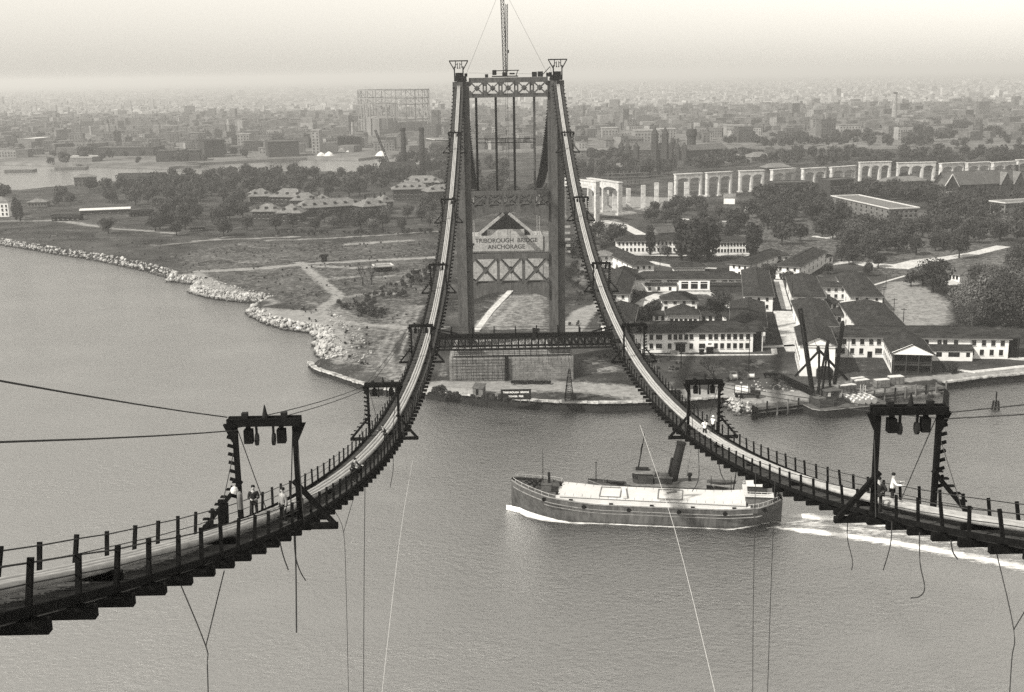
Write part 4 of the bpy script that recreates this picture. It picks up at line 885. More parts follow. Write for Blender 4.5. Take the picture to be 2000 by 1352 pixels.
spar('boom',lp(1587,768,YB+1),lp(1563,603,YB+6),1.0); spar('boom',lp(1630,750,YB+3),lp(1646,632,YB-1.5),.9)
spar('frame_leg',lp(1553,735,YB+6),lp(1600,685,YB+3),.7); spar('frame_leg',lp(1655,742,YB+4),lp(1598,682,YB+3),.7); spar('frame_leg',lp(1596,770,YB),lp(1616,668,YB+2.5),.5); spar('frame_leg',lp(1605,775,YB+2),lp(1618,668,YB+2.5),.45); spar('frame_leg',lp(1623,778,YB+4),lp(1616,672,YB+2.5),.5); spar('frame_post',lp(1599,765,YB+1),lp(1600,684,YB+3),.5)
b=MB(); b.lathe(lp(1598,681,YB+3),[(.5,-.7),(.6,0),(.4,.7)],8); b.lathe(lp(1617,668,YB+2.5),[(.4,-.5),(.5,.3),(.3,.8)],8); b.lathe(lp(1646,632,YB-1.5),[(.45,-1.2),(.5,.5),(.3,.8)],8); b.build('head_block',M_STEELD,DB)
spar('boom',lw(1528,738,4.5),lw(1585,768,4.2),1.0); b=MB(); lattice(b,lw(1522,734,5.5),lw(1582,762,5.0),1.3,9,.14); b.build('lowered_jib',M_TIMBER,DB)
b=MB()
for a,c in (((1563,606),(1598,682)),((1563,606),(1617,668)),((1646,634),(1617,668)),((1646,634),(1640,700)),((1563,606),(1575,700))): b.tube([lp(*a,YB+3),lp(*c,YB+3)],.06,4)
b.build('stay',M_WIRE,DB)
b=MB(); b.lathe(lw(1610,738,3.2),[(2.6,0),(2.6,2.6),(1.9,3.4),(.4,3.8)],14); b.build('boiler',M_STEELD,DB)
DM=[]
drum=None
for r in range(4):
    for k in range(3+(r==3)):
        c=inv.inverted()@Vector((13.2+r*1.95+.3*(k%2),-3.2+k*2.0,2.3))
        if drum is None:
            drum=thing('cable_drum','pale round cable drum standing in rows on the derrick boat deck','cable drum',tuple(c),ax,'cable drums on the derrick boat')
            b=MB(); b.tube([(0,-.7,1),(0,.7,1)],.62,14); b.build('barrel',M_TRIM,drum)
            for s in (-1,1): b=MB(); b.tube([(0,s*.78,1.0),(0,s*.66,1.0)],.98,18); b.build('flange',mat('drum_flange',.26,.8,.3,1),drum)
            b=MB(); b.box((0,0,1.95),(.7,1.3,.08)); b.build('cover_board',M_DECKW,drum)
        else: dup(drum,tuple(c),ax)
sc2=thing('flat_scow','low flat scow with a heaped pale load beside the derrick boat','scow',tuple(W(1720,792,0)),ax)
b=MB(); b.box((4,6.5,.5),(15,6,1.8)); b.build('hull',M_DARKHULL,sc2); b=MB(); b.lathe((4,6.5,1.4),[(5.2,0),(4.2,.35),(2.5,.6),(.3,.75)],14); b.v=[(4+(x-4)*1.25,6.5+(y-6.5)*.52,zz) for x,y,zz in b.v]; b.build('load',M_WOODP,sc2)
# ------------------------------------------------------------------ timber quay
def quay(a,c,depth,label,npile,deckm):
    p=Vector(W(*a,0)); q=Vector(W(*c,0)); d=(q-p); L_=d.length; an_=math.atan2(d.y,d.x); t=thing('timber_quay',label,'quay',(p.x,p.y,0),an_)
    b=MB(); b.box((L_/2,depth/2,2.35),(L_,depth,.5)); b.build('deck',deckm,t); b=MB(); b.box((L_/2,.1,2.5),(L_,.35,.7)); b.box((L_/2,.2,1.2),(L_,.2,.35)); b.build('fender_beam',M_WOODP,t); b=MB(); b.box((L_/2,1.4,.6),(L_,.2,3.2)); b.build('sheeting',M_TIMBER,t)
    for k in range(npile):
        b=MB(); b.tube([(k*L_/(npile-1),-.15,-2),(k*L_/(npile-1)+.1,-.1,4.3+.3*math.sin(k*2.3))],.24,8); b.build('pile',M_TIMBER if k%3==1 else M_WOODP,t)
    return t
quay((1476,815),(1578,803),9,'timber quay with mooring piles left of the derrick boat',6,M_WOODP); quay((1602,800),(1846,772),10,'long timber quay with mooring piles behind the derrick boat',13,M_WOODP)
t=thing('pile_cluster','thick cluster of fender piles at the left corner of the timber quay','piles',tuple(W(1474,819,0)),0)
for k in range(5): b=MB(); b.tube([(k*.35-.7,.2*(k%2),-2),(k*.35-.7,.2*(k%2),4.2-.2*k)],.25,8); b.build('pile',M_TIMBER,t)
t=thing('pile_cluster','tall cluster of fender piles at the right end of the timber quay','piles',tuple(W(1847,792,0)),0)
for k in range(5): b=MB(); b.tube([(k*.4-.8,.2*(k%2),-2),(k*.3-.6,.2*(k%2),5.2-.25*k)],.27,8); b.build('pile',M_TIMBER,t)
t=thing('mooring_dolphin','mooring dolphin of bundled piles with a thin post standing in the river at right','dolphin',tuple(W(1944,800,0)),0)
for k in range(6): b=MB(); an_=k*1.047; b.tube([(math.cos(an_)*1.3,math.sin(an_)*1.3,-2),(math.cos(an_)*.75,math.sin(an_)*.75,2.6)],.26,7); b.build('pile',M_TIMBER,t)
b=MB(); b.tube([(0,0,1.5),(0,0,5.4)],.2,7); b.build('centre_post',M_TIMBER,t)
# ------------------------------------------------------------------ yard things
g=W(1458,778,3); tk=thing('drum_truck','dark truck carrying two big white banded drums on the quay road','truck',(g[0],g[1],3.3),math.radians(-12))
b=MB(); b.box((.2,0,.95),(7.6,1.6,.3)); b.build('chassis',M_STEELD,tk)
for x,l in ((-2.6,0),(-.55,0)): b=MB(); b.tube([(x-.9,0,2.35),(x+.9,0,2.35)],1.15,16); b.build('drum',M_DECKW,tk)
b=MB(); b.tube([(-3.65,0,2.35),(-3.5,0,2.35)],1.3,16); b.tube([(.5,0,2.35),(.65,0,2.35)],1.3,16); b.tube([(-1.65,0,2.35),(-1.5,0,2.35)],1.2,16); b.build('drum_flange',M_STEELD,tk)
b=MB(); b.box((1.7,0,1.9),(1.3,1.8,1.7)); b.box((1.7,0,2.85),(1.6,2.0,.15)); b.build('cab',M_STEELD,tk); b=MB(); b.box((3.2,0,1.55),(1.7,1.3,.95)); b.build('bonnet',M_STEELD,tk)
for x in (-2.9,-1.5,3.2):
    for s in (-1,1): b=MB(); b.tube([(x,s*.75,.52),(x,s*.98,.52)],.52,12); b.build('wheel',M_TIMBER,tk)
b=MB(); b.box((1.05,-.91,2.3),(.06,.05,.6)); b.box((1.7,-.92,2.3),(.8,.05,.6)); b.build('side_window',M_GLASS,tk)
def reel(px,py,label,rz,R=1.0):
    g=W(px,py,3); t=thing('cable_reel',label,'cable reel',(g[0],g[1],3.1),rz); b=MB(); b.tube([(-.9,0,R),(.9,0,R)],R*.62,12); b.build('barrel',M_TRIM,t)
    for s in (-1,1): b=MB(); b.tube([(s*1.02,0,R),(s*.9,0,R)],R,16); b.build('flange',M_WOODP,t)
reel(1433,743,'pale wooden cable reel lying on the grass above the truck, left one',.2,1.1); reel(1467,741,'pale wooden cable reel lying on the grass above the truck, right one',-.1,1.05)
def crate(px,py,L_,w,h,rz,label,n=1):
    g=W(px,py,3); t=thing('steel_section' ,label,'bundle',(g[0],g[1],3.1),rz)
    b=MB(); b.box((L_/2,0,h/2),(L_,w,h)); b.build('body',M_ROOFP,t); b=MB()
    for k in range(int(L_/1.4)+1): b.box((k*1.4+.2,0,h/2),(.12,w+.1,h+.08))
    b.build('batten',M_WOODP,t); b=MB(); b.box((L_/2,0,h+.1),(L_*.97,w*.9,.15)); b.build('top_board',M_TRIM,t)
crate(1641,768,5.2,2.0,2.1,.35,'pale battened crate on the quay, lower left of the row of crates'); crate(1668,757,5.0,2.0,2.0,.33,'pale battened crate on the quay, second in the row'); crate(1663,749,4.5,1.6,1.4,.33,'flat pale crate on the quay behind the second crate'); crate(1708,757,4.6,2.1,2.2,.22,'pale battened crate on the quay, third in the row'); crate(1735,751,4.8,2.1,2.2,.2,'pale battened crate on the quay, rightmost of the row'); crate(1735,744,4.4,1.5,1.3,.2,'flat pale crate on the quay behind the rightmost crate')
g=W(1685,766,3); t=thing('slatted_rack','small white open slatted rack standing between the crates','rack',(g[0],g[1],3),.2)
for s in (-1,1):
    for s2 in (-1,1): b=MB(); b.box((s*.55,s2*.5,1.1),(.16,.16,2.2)); b.build('post',M_TRIM,t)
for z in (.4,1.1,1.8): b=MB(); b.box((0,-.5,z),(1.3,.1,.18)); b.build('slat',M_TRIM,t)
g=W(1486,738,3); t=thing('dark_bench','low dark trestle on the grass above the quay','trestle',(g[0]+3,g[1],3),0)
b=MB(); b.box((0,0,1.1),(4.2,1.0,.7)); b.build('top',M_TIMBER,t)
for x in (-1.6,0,1.6): b=MB(); b.box((x,0,.4),(.3,.8,.9)); b.build('leg',M_TIMBER,t)
# things below the pier
g=W(936,772,3); t=thing('tool_shed','small tool shed with a mono pitch roof below the left end of the pier','shed',(g[0],g[1]+1,3),-.35); b=MB(); b.add([(-1.6,-1.3,0),(1.6,-1.3,0),(1.6,1.3,0),(-1.6,1.3,0),(-1.6,-1.3,2.2),(1.6,-1.3,2.2),(1.6,1.3,3),(-1.6,1.3,3)],[(0,1,5,4),(1,2,6,5),(2,3,7,6),(3,0,4,7),(4,5,6,7)]); b.build('walls',M_WOODP,t); b=MB(); b.bar((0,-1.6,2.22),(0,1.6,3.17),3.7,.12); b.build('roof',M_ROOFM,t); b=MB(); b.box((-.2,-1.33,1.0),(.8,.08,1.7)); b.build('door',M_TIMBER,t)
g=W(1112,786,3); t=thing('pile_driver','tapering black lattice frame standing on the bank right of the black signboard','lattice frame',(g[0],g[1]+1,3),0)
for s in (-1,1):
    for s2 in (-1,1): b=MB(); b.bar((s*1.35,s2*1.3,0),(s*.18+.1,s2*.18,10),.2); b.build('leg',M_TIMBER,t)
for k in range(7):
    z=.8+k*1.3; w=1.35*(1-z/11.4)+.1; b=MB()
    for s in (-1,1): b.bar((-w,s*w,z),(w,s*w,z),.14); b.bar((s*w,-w,z),(s*w,w,z),.14); b.bar((-w,s*w,z),(w*.9,s*w*.9,z+1.2),.1)
    b.build('bracing',M_TIMBER,t)
b=MB(); b.box((0,0,.15),(4.4,4.0,.35)); b.build('base_mat',M_WOODP,t); b=MB(); b.box((1.4,1.2,1.2),(1.6,1.4,1.6)); b.build('winch',M_STEELD,t)
first=None
for k in range(17):
    g=W(1000+k*4.6,750,3)
    if first is None:
        first=thing('steel_drum','dark steel drum in a long row in front of the pier','drum',(g[0],g[1],3.2),0,'row of steel drums in front of the pier'); b=MB(); b.tube([(0,-.6,.42),(0,.6,.42)],.4,10); b.tube([(0,-.3,.42),(0,-.25,.42)],.44,10); b.tube([(0,.3,.42),(0,.25,.42)],.44,10); b.build('drum_body',M_STEELD,first)
    else: dup(first,(g[0],g[1]+.3*math.sin(k),3.2),.15*math.sin(k*3))
for px,py,s,l in ((1386,690,2.1,'black box hut with a white lid before the long white building'),(1370,694,1.4,'smaller black box on the lawn left of the black box hut')):
    g=W(px,py,3); t=thing('box_hut',l,'hut',(g[0],g[1],3),0); b=MB(); b.box((0,0,s*.6),(s,s,s*1.2)); b.build('body',M_TIMBER,t); b=MB(); b.box((0,0,s*1.25),(s*1.25,s*1.25,.2)); b.build('lid',M_TRIM if s>2 else M_TIMBER,t)
g=W(735,775,3); t=thing('shore_hut','small dark hut with a pale roof at the left tip of the sea wall','hut',(g[0],g[1]+2,3),.1); b=MB(); b.box((0,0,1.1),(4,2.6,2.2)); b.build('walls',M_TIMBER,t); b=MB(); b.box((0,0,2.3),(4.6,3.2,.2)); b.build('roof',M_ROOFP,t)
g=W(1308,788,3); t=thing('site_shed','long black shed behind the right footbridge at the water edge','shed',(g[0],g[1]+3,3),.05); b=MB(); b.box((0,0,1.3),(7,2.6,2.6)); b.build('walls',M_TIMBER,t); b=MB(); b.box((0,0,2.7),(7.5,3.2,.2)); b.build('roof',M_TIMBER,t)
def pole(px,py,h,label,arms=0,box=False):
    g=W(px,py,3); t=thing('utility_pole',label,'pole',(g[0],g[1],3),0,'poles round the white buildings'); b=MB(); b.tube([(0,0,0),(0,0,h)],[.16,.11],6); b.build('shaft',M_TIMBER,t)
    for k in range(arms): b=MB(); b.box((0,0,h-.5-k*.7),(2.2,.15,.16)); b.build('cross_arm',M_TIMBER,t)
    if box: b=MB(); b.box((0,-.2,h*.62),(1.6,.5,.7)); b.build('transformer',M_STEELD,t)
pole(1725,597,8,'dark pole with cross arms behind the big hipped roof',2); pole(1745,622,8,'dark pole with one cross arm beside the big hipped roof',1); pole(1875,611,12,'tall dark pole with a box on it right of the bare field',0,True); pole(1730,564,6,'dark pole at the left corner of the bare field'); pole(1764,632,6,'short dark pole behind the long right roof',1)
pole(1546,606,12,'dark pole left of the hipped wards',0); pole(1422,505,8,'thin dark pole before the back white building'); pole(1289,522,8,'thin dark pole on the lawn behind the court roof'); pole(1462,735,12,'thin pale pole beside the cable reels'); pole(1330,720,9,'thin pale pole on the dark lawn')
pole(1843,560,5,'short dark pole right of the field path'); pole(1804,556,5,'thin dark pole in the bare field')
# ------------------------------------------------------------------ buildings
M_GUT=mat('highlight_gutter',.13,.8,.3,.6)  # pale tone paints a highlight along the eaves
WINM={}
def winmesh(w,h,fr):
    k=(round(w,1),round(h,1),fr)
    if k not in WINM:
        WINM[k]=MB().box((0,-.01,0),(w,.12,h)).mesh('window_glass',M_GLASS),MB().box((0,-.06,-h/2-.06),(w+.25,.24,.12)).mesh('window_frame',fr)
    return WINM[k]
def window(par,side,u,z,w,h,L_,D,fr,frames=True):
    g,f=winmesh(w,h,fr); o=link('window',g,par); 
    if side=='f': o.location=(u,-D/2-.05,z)
    elif side=='b': o.location=(u,D/2+.05,z); o.rotation_euler=(0,0,math.pi)
    elif side=='l': o.location=(-L_/2-.05,u,z); o.rotation_euler=(0,0,-math.pi/2)
    else: o.location=(L_/2+.05,u,z); o.rotation_euler=(0,0,math.pi/2)
    if frames: link('frame',f,o)
    return o
def roofmesh(L_,D,hw,rise,kind_,ov=.8,th=.25,ridge_along='x'):
    b=MB(); x=L_/2+ov; y=D/2+ov; z0=hw-.15; zr=hw+rise
    if kind_=='hip':
        k=max(0.05,x-y) if x>=y else .05; ky=0 if x>=y else y-x
        r=[(-k,-ky,zr),(k,ky,zr)] if x>=y else [(0,-ky,zr),(0,ky,zr)]
        e=[(-x,-y,z0),(x,-y,z0),(x,y,z0),(-x,y,z0)]
        if x>=y: f=[(0,1,5,4),(1,2,5),(2,3,4,5),(3,0,4)]
        else: f=[(0,1,4),(1,2,5,4),(2,3,5),(3,0,4,5)]
        b.add(e+r+[(p[0],p[1],p[2]-th) for p in e],f+[(6,7,1,0),(7,8,2,1),(8,9,3,2),(9,6,0,3),(9,8,7,6)])
    elif kind_=='gable':
        p=[(-x,-y,z0),(x,-y,z0),(x,y,z0),(-x,y,z0),(-x,0,zr),(x,0,zr)]
        q=[(a,c,d-th) for a,c,d in p]
        b.add(p+q,[(0,1,5,4),(2,3,4,5),(7,6,10,11),(9,8,11,10),(0,6,7,1),(2,8,9,3),(0,4,10,6),(4,3,9,10),(1,7,11,5),(5,11,8,2)])
    else:
        b.box((0,0,hw+.1),(L_+ov*2,D+ov*2,.35))
    return b
def house(name,label,c,rz,L_,D,hw,rise,roof='hip',wall=None,roofm=None,ov=.8,wins=(),fr=None,group=None,cat='building',z0=3.0):
    wall=wall or M_WHITE; roofm=roofm or M_ROOF; fr=fr or M_TRIM
    t=thing(name,label,cat,(c[0],c[1],z0),rz,group)
    b=MB(); b.box((0,0,hw/2-.2),(L_,D,hw+.4))
    if roof=='gable':
        for s in (-1,1): b.add([(s*L_/2,-D/2,hw),(s*L_/2,D/2,hw),(s*L_/2,0,hw+rise*D/(D+2*ov))],[(0,1,2)])
    b.build('wall',wall,t)
    r=roofmesh(L_,D,hw,rise,roof,ov).build('roof',roofm,t)
    if roof=='flat':
        b=MB(); h=.7
        for s in (-1,1): b.box((0,s*(D/2+ov-.2),hw+.55),(L_+2*ov,.4,h)); b.box((s*(L_/2+ov-.2),0,hw+.55),(.4,D+2*ov-.9,h))
        b.build('parapet',M_TRIM if roofm is M_ROOFP else wall,t)
    elif roof in('hip','gable') and L_>8 :
        b=MB()
        k=max(1,L_/2-D/2) if roof=='hip' else L_/2
        X_,Y_=L_/2+ov,D/2+ov
        ring=[(-X_-.08,-Y_-.08),(X_+.08,-Y_-.08),(X_+.08,Y_+.08),(-X_-.08,Y_+.08)]; inn=[(-X_+.06,-Y_+.06),(X_-.06,-Y_+.06),(X_-.06,Y_-.06),(-X_+.06,Y_-.06)]
        g_=MB(); g_.add([(x,y,hw-.45) for x,y in ring]+[(x,y,hw-.12) for x,y in ring]+[(x,y,hw-.45) for x,y in inn]+[(x,y,hw-.12) for x,y in inn],[q for i in range(4) for j in [(i+1)%4] for q in ((i,j,4+j,4+i),(4+i,4+j,12+j,12+i),(8+j,8+i,12+i,12+j),(j,i,8+i,8+j))]); g_.build('gutter',M_GUT,r)
        if L_>=D: b.bar((-k,0,hw+rise+.05),(k,0,hw+rise+.05),.35,.18); b.build('ridge_cap',roofm,r)
    for wv in wins:
        side,us,zs,w,h=wv
        for u in us:
            for z in zs: window(t,side,u,z,w,h,L_,D,fr)
    t['dim']=0; del t['dim']
    return t
def front(pa,pb,D,z=3.0):        # facade ground line seen from left to right, depth behind it
    a=Vector(W(*pa,z)); b=Vector(W(*pb,z)); d=b-a; L_=d.length; n=Vector((-d.y,d.x,0))/L_; c=(a+b)/2+n*D/2; return c,math.atan2(d.y,d.x),L_
def ridge(pn,pf,zr):             # ridge seen from its near to its far end, local +x towards the far end... local front is the right-hand flank
    a=Vector(W(*pn,zr)); b=Vector(W(*pf,zr)); d=b-a; return (a+b)/2,math.atan2(d.y,d.x),d.length
def row(n,L_,m=1.5): return [(-L_/2+m+(L_-2*m)*k/(n-1)) for k in range(n)]
def hf(name,label,pa,pb,D,hw,rise,roof='hip',n=0,zs=(2.1,5.3),ww=1.2,wh=1.8,side=0,**k):
    c,rz,L_=front(pa,pb,D); wins=[]
    if n: wins.append(('f',row(n,L_),[z for z in zs if z<hw],ww,wh))
    if side: wins+= [('l',row(side,D,2),[z for z in zs if z<hw],ww,wh),('r',row(side,D,2),[z for z in zs if z<hw],ww,wh)]
    return house(name,label,c,rz,L_,D,hw,rise,roof,wins=wins,**k),L_,D
def hr(name,label,pn,pf,D,hw,rise,n=0,roof='hip',**k):
    c,rz,rl=ridge(pn,pf,3+hw+rise); L_=rl+(D if roof=='hip' else -.0); wins=[]
    if n: wins=[('f',row(n,L_),(2.1,5.2),1.0,1.6),('b',row(n,L_),(2.1,5.2),1.0,1.6),('l',row(3,D,2.2),(2.1,5.2),1.0,1.6)]
    return house(name,label,c,rz,L_,D,hw,rise,roof,wins=wins,**k),L_,D
HG='white hospital buildings with dark roofs'
# the long white building nearest the water
c,rz,L_=front((1216,689),(1470,688),11)
def U(px): return (px-1216)/254*L_-L_/2
up=[1234,1272,1308,1319,1329,1340,1350,1387,1398,1411,1423,1435,1447,1460]; lo=[1236,1248,1272,1308,1350,1386,1398,1410,1423,1435,1447,1459]
A=house('ward_building','longest white two storey building in front, facing the water beside the right footbridge',c,rz,L_,11,7.2,2.7,'hip',wins=[('f',[U(x) for x in up],(5.5,),1.3,1.9),('f',[U(x) for x in lo],(2.3,),1.25,1.9),('f',[U(1287),U(1371)],(2.3,5.5),2.1,1.7)],group=HG)
b=MB(); b.box((U(1329),-5.55,1.7),(3.3,.3,3.0)); b.build('door',M_TIMBER,A); b=MB(); b.box((U(1329),-6.3,3.5),(4.4,1.6,.2)); b.build('door_canopy',M_ROOFM,A)
b=MB(); b.box((L_/2+1.6,0,3.6),(3.0,9.0,7.0)); b.build('end_porch',M_TIMBER,A); b=MB(); b.box((L_/2+1.9,0,7.35),(4.6,11.6,.3)); b.build('porch_roof',M_ROOF,A)  # solid dark box paints the shade inside the open porch
for y in (-4.9,0,4.9): b=MB(); b.box((L_/2+3.3,y,3.6),(.3,.3,7)); b.build('porch_post',M_TRIM,A)
b=MB(); b.box((U(1317),-7.2,.4),(3.0,2.6,.8)); b.build('steps',M_CONC,A)
# court buildings
Cc,L_,D=hf('court_building','white court building with three big window bays behind the oval lawn',(1236,569),(1452,569),9,5.6,2.6,n=0,group=HG)
for x in (-15.5,-13,-8,-5.5): window(Cc,'f',x,4.9,2.4,1.1,L_,D,M_TRIM)
for x in (16,19,22,11): window(Cc,'f',x,4.9,2.2,1.1,L_,D,M_TRIM)
b=MB(); b.box((2.6,-5.5,2.4),(13.5,2.0,4.8)); b.build('entrance_bay',M_WHITE,Cc)
for k in range(3): b=MB(); b.box((-1.6+k*4.2,-6.5,2.6),(3.0,.12,2.3)); b.build('bay_window',M_GLASS,Cc); b=MB(); b.box((-1.6+k*4.2,-6.52,4.35),(3.0,.12,.6)); b.build('transom_window',M_GLASS,Cc)
b=MB(); b.box((2.6,-7.1,.5),(14,1.6,1.0)); b.build('steps',M_CONC,Cc)
b=MB(); b.bar((-12,-7.1,3.0),(-12,-4.4,3.9),14.0,.2); b.build('porch_roof',M_ROOF,Cc); b=MB(); b.box((-12,-5.5,1.4),(13.6,2.2,2.8)); b.build('porch_wall',M_WHITE,Cc)
for x in (-17,-13,-8): b=MB(); b.box((x,-6.63,1.5),(1.2,.1,1.6)); b.build('porch_window',M_GLASS,Cc)
b=MB(); b.bar((17,-7.0,3.0),(17,-4.4,3.9),15.0,.2); b.build('porch_roof',M_ROOF,Cc); b=MB(); b.box((17,-5.4,1.4),(14.6,2.2,2.8)); b.build('porch_wall',M_BRICK,Cc)
hf('garden_pavilion','small pavilion with a curved low roof behind the court building',(1317,532),(1377,531),6,2.6,1.8,ov=1.2,group=HG)
hr('ward_wing','long hipped wing left of the court, mostly dark roof',(1203,556),(1219,519),11,6.5,2.8,n=5,group=HG)
hr('ward_wing','lower hipped wing left of the court nearest the front building',(1206,608),(1213,587),12,5.5,2.8,n=3,group=HG)
hr('ward_wing','long hipped wing right of the court beside the pale road',(1482,561),(1475.5,520),11,6.5,2.6,n=6,group=HG)
hr('ward_wing','lower hipped wing right of the court nearest the front building',(1462,616),(1460,581),12,6.0,2.7,n=4,group=HG)
hf('verandah_lodge','one storey lodge with a pale flat verandah beside the pale road',(1481,606),(1508,605),6,3.0,.4,'flat',n=3,zs=(1.6,),ov=.4,roofm=M_ROOFP,group=HG)
hf('lodge','upper lodge with a low hipped roof in the middle of the court',(1293,610),(1361,610),8,5.2,2.6,n=4,zs=(1.8,4.0),wh=1.3,group=HG)
hf('lodge','broad hipped lodge in the court just behind the front building',(1304,636),(1365,636),10,4.2,3.2,n=6,zs=(1.8,),group=HG)
hf('lodge','small low wing left of the broad hipped lodge',(1275,630),(1302,630),5,3.2,1.2,n=2,zs=(1.7,),group=HG); hf('lodge','small low wing right of the broad hipped lodge',(1367,631),(1395,631),5,3.2,1.2,n=2,zs=(1.7,),group=HG); hf('lodge','tiny hipped lodge beside the lower right wing of the court',(1414,632),(1434,632),6,3.2,2.0,n=2,zs=(1.7,),group=HG)
# back row
hf('ward_building','back white two storey building left of the dark poplars',(1204,496),(1322,495),10,7.0,2.4,n=15,zs=(2.2,5.4),wh=1.7,ww=1.0,group=HG)
hf('ward_building','back white two storey building right of the dark poplars',(1392,498),(1464,497),10,7.0,2.4,n=11,zs=(2.2,5.4),wh=1.7,ww=1.0,group=HG)
hr('ward_wing','slanting dark roofed wing at the back left, running down to the right',(1251,504),(1200,481),10,6.5,2.5,n=7,group=HG)
hf('house','white two storey house at the back left behind the footbridge',(1165,525),(1204,523),9,6.4,2.0,n=3,roofm=M_ROOFP,group=HG)
hr('ward_wing','slanting dark roofed wing at the back right, left of the white house',(1453,503),(1507,485),10,6.5,2.5,n=7,group=HG)
hr('ward_wing','slanting dark roofed wing at the back right, right of the white house',(1545,506),(1588,483),11,6.5,2.5,n=7,group=HG)
h,L_,D=hf('house','white hip roofed house with a small porch between two slanting wings',(1494,523),(1541,523),8,5.8,2.2,n=4,zs=(1.9,4.6),wh=1.5,group=HG); b=MB(); b.box((1.5,-5.2,1.4),(4,2.6,2.8)); b.build('porch',M_WHITE,h); b=MB(); b.bar((1.5,-6.9,2.7),(1.5,-3.9,3.7),5.4,.18); b.build('porch_roof',M_ROOF,h)
# right hand group
hr('ward_wing','hipped ward with a sunlit white flank, far left one of the right group',(1579,562),(1566,532),12,6.3,2.6,n=4,group=HG); hr('ward_wing','hipped ward in front of the far left ward of the right group',(1600,615),(1582,580),12,6.2,2.6,n=4,group=HG)
hr('ward_wing','hipped ward behind the large hipped roof beside the bare field',(1690,561),(1667,533),12,6.3,2.6,n=4,group=HG); hr('ward_wing','large hipped ward with a white flank at the edge of the bare field',(1716,612),(1691,584),16,6.4,3.2,n=4,group=HG)
hf('house','white two storey house facing front between two hipped wards',(1597,587),(1653,587),7,5.8,1.6,n=4,zs=(1.9,4.6),wh=1.5,group=HG)
hf('lodge','small hipped link behind, right of the middle hipped ward',(1612,607),(1637,607),7,3.3,1.8,group=HG,n=2,zs=(1.7,)); hf('lodge','small hipped link in front, right of the middle hipped ward',(1622,632),(1647,633),8,3.6,2.0,group=HG,n=2,zs=(1.7,))
# long right wing
c,rz,L_=front((1622,698),(1968,702),11)
def U(px): return (px-1622)/346*L_-L_/2
O_=house('ward_building','very long white two storey building along the right shore',c,rz,L_,11,7.2,2.7,'hip',wins=[('f',[U(x) for x in (1632,1648,1666,1683,1701,1716,1809,1834,1845,1866,1901,1920,1938,1956)],(5.5,),1.3,1.9),('f',[U(x) for x in (1632,1646,1664,1682,1813,1899,1917,1936,1954)],(2.3,),1.25,1.9),('f',[U(1716)],(2.4,),2.2,1.8)],group=HG)
b=MB(); b.box((U(1699),-5.55,1.2),(1.5,.2,2.0)); b.build('door',M_TIMBER,O_); b=MB(); b.box((L_/2+1.6,0,3.6),(3.0,9,7.0)); b.build('end_porch',M_TIMBER,O_); b=MB(); b.box((L_/2+1.9,0,7.35),(4.6,11.6,.3)); b.build('porch_roof',M_ROOF,O_)  # end porch again a dark block in place of its shaded inside
for y in (-4.9,-1.6,1.6,4.9): b=MB(); b.box((L_/2+3.4,y,3.6),(.25,.25,7)); b.build('porch_post',M_TIMBER,O_)
b=MB(); u0=U(1855); b.box((u0,-7.4,1.9),(13,3.6,3.8)); b.build('lean_to',M_WHITE,O_); b=MB(); b.bar((u0,-9.7,3.7),(u0,-5.4,4.9),13.8,.2); b.build('lean_to_roof',M_ROOF,O_)
for x,w in ((-4.3,1.8),(.5,3.6),(5.0,1.2)): b=MB(); b.box((u0+x,-9.23,2.3),(w,.1,1.5)); b.build('lean_to_window',M_GLASS,O_)
b=MB()
for x in (1657,1895): b.tube([(U(x),-5.58,.2),(U(x),-5.58,7)],.07,5)
b.build('drain_pipe',M_STEELD,O_)
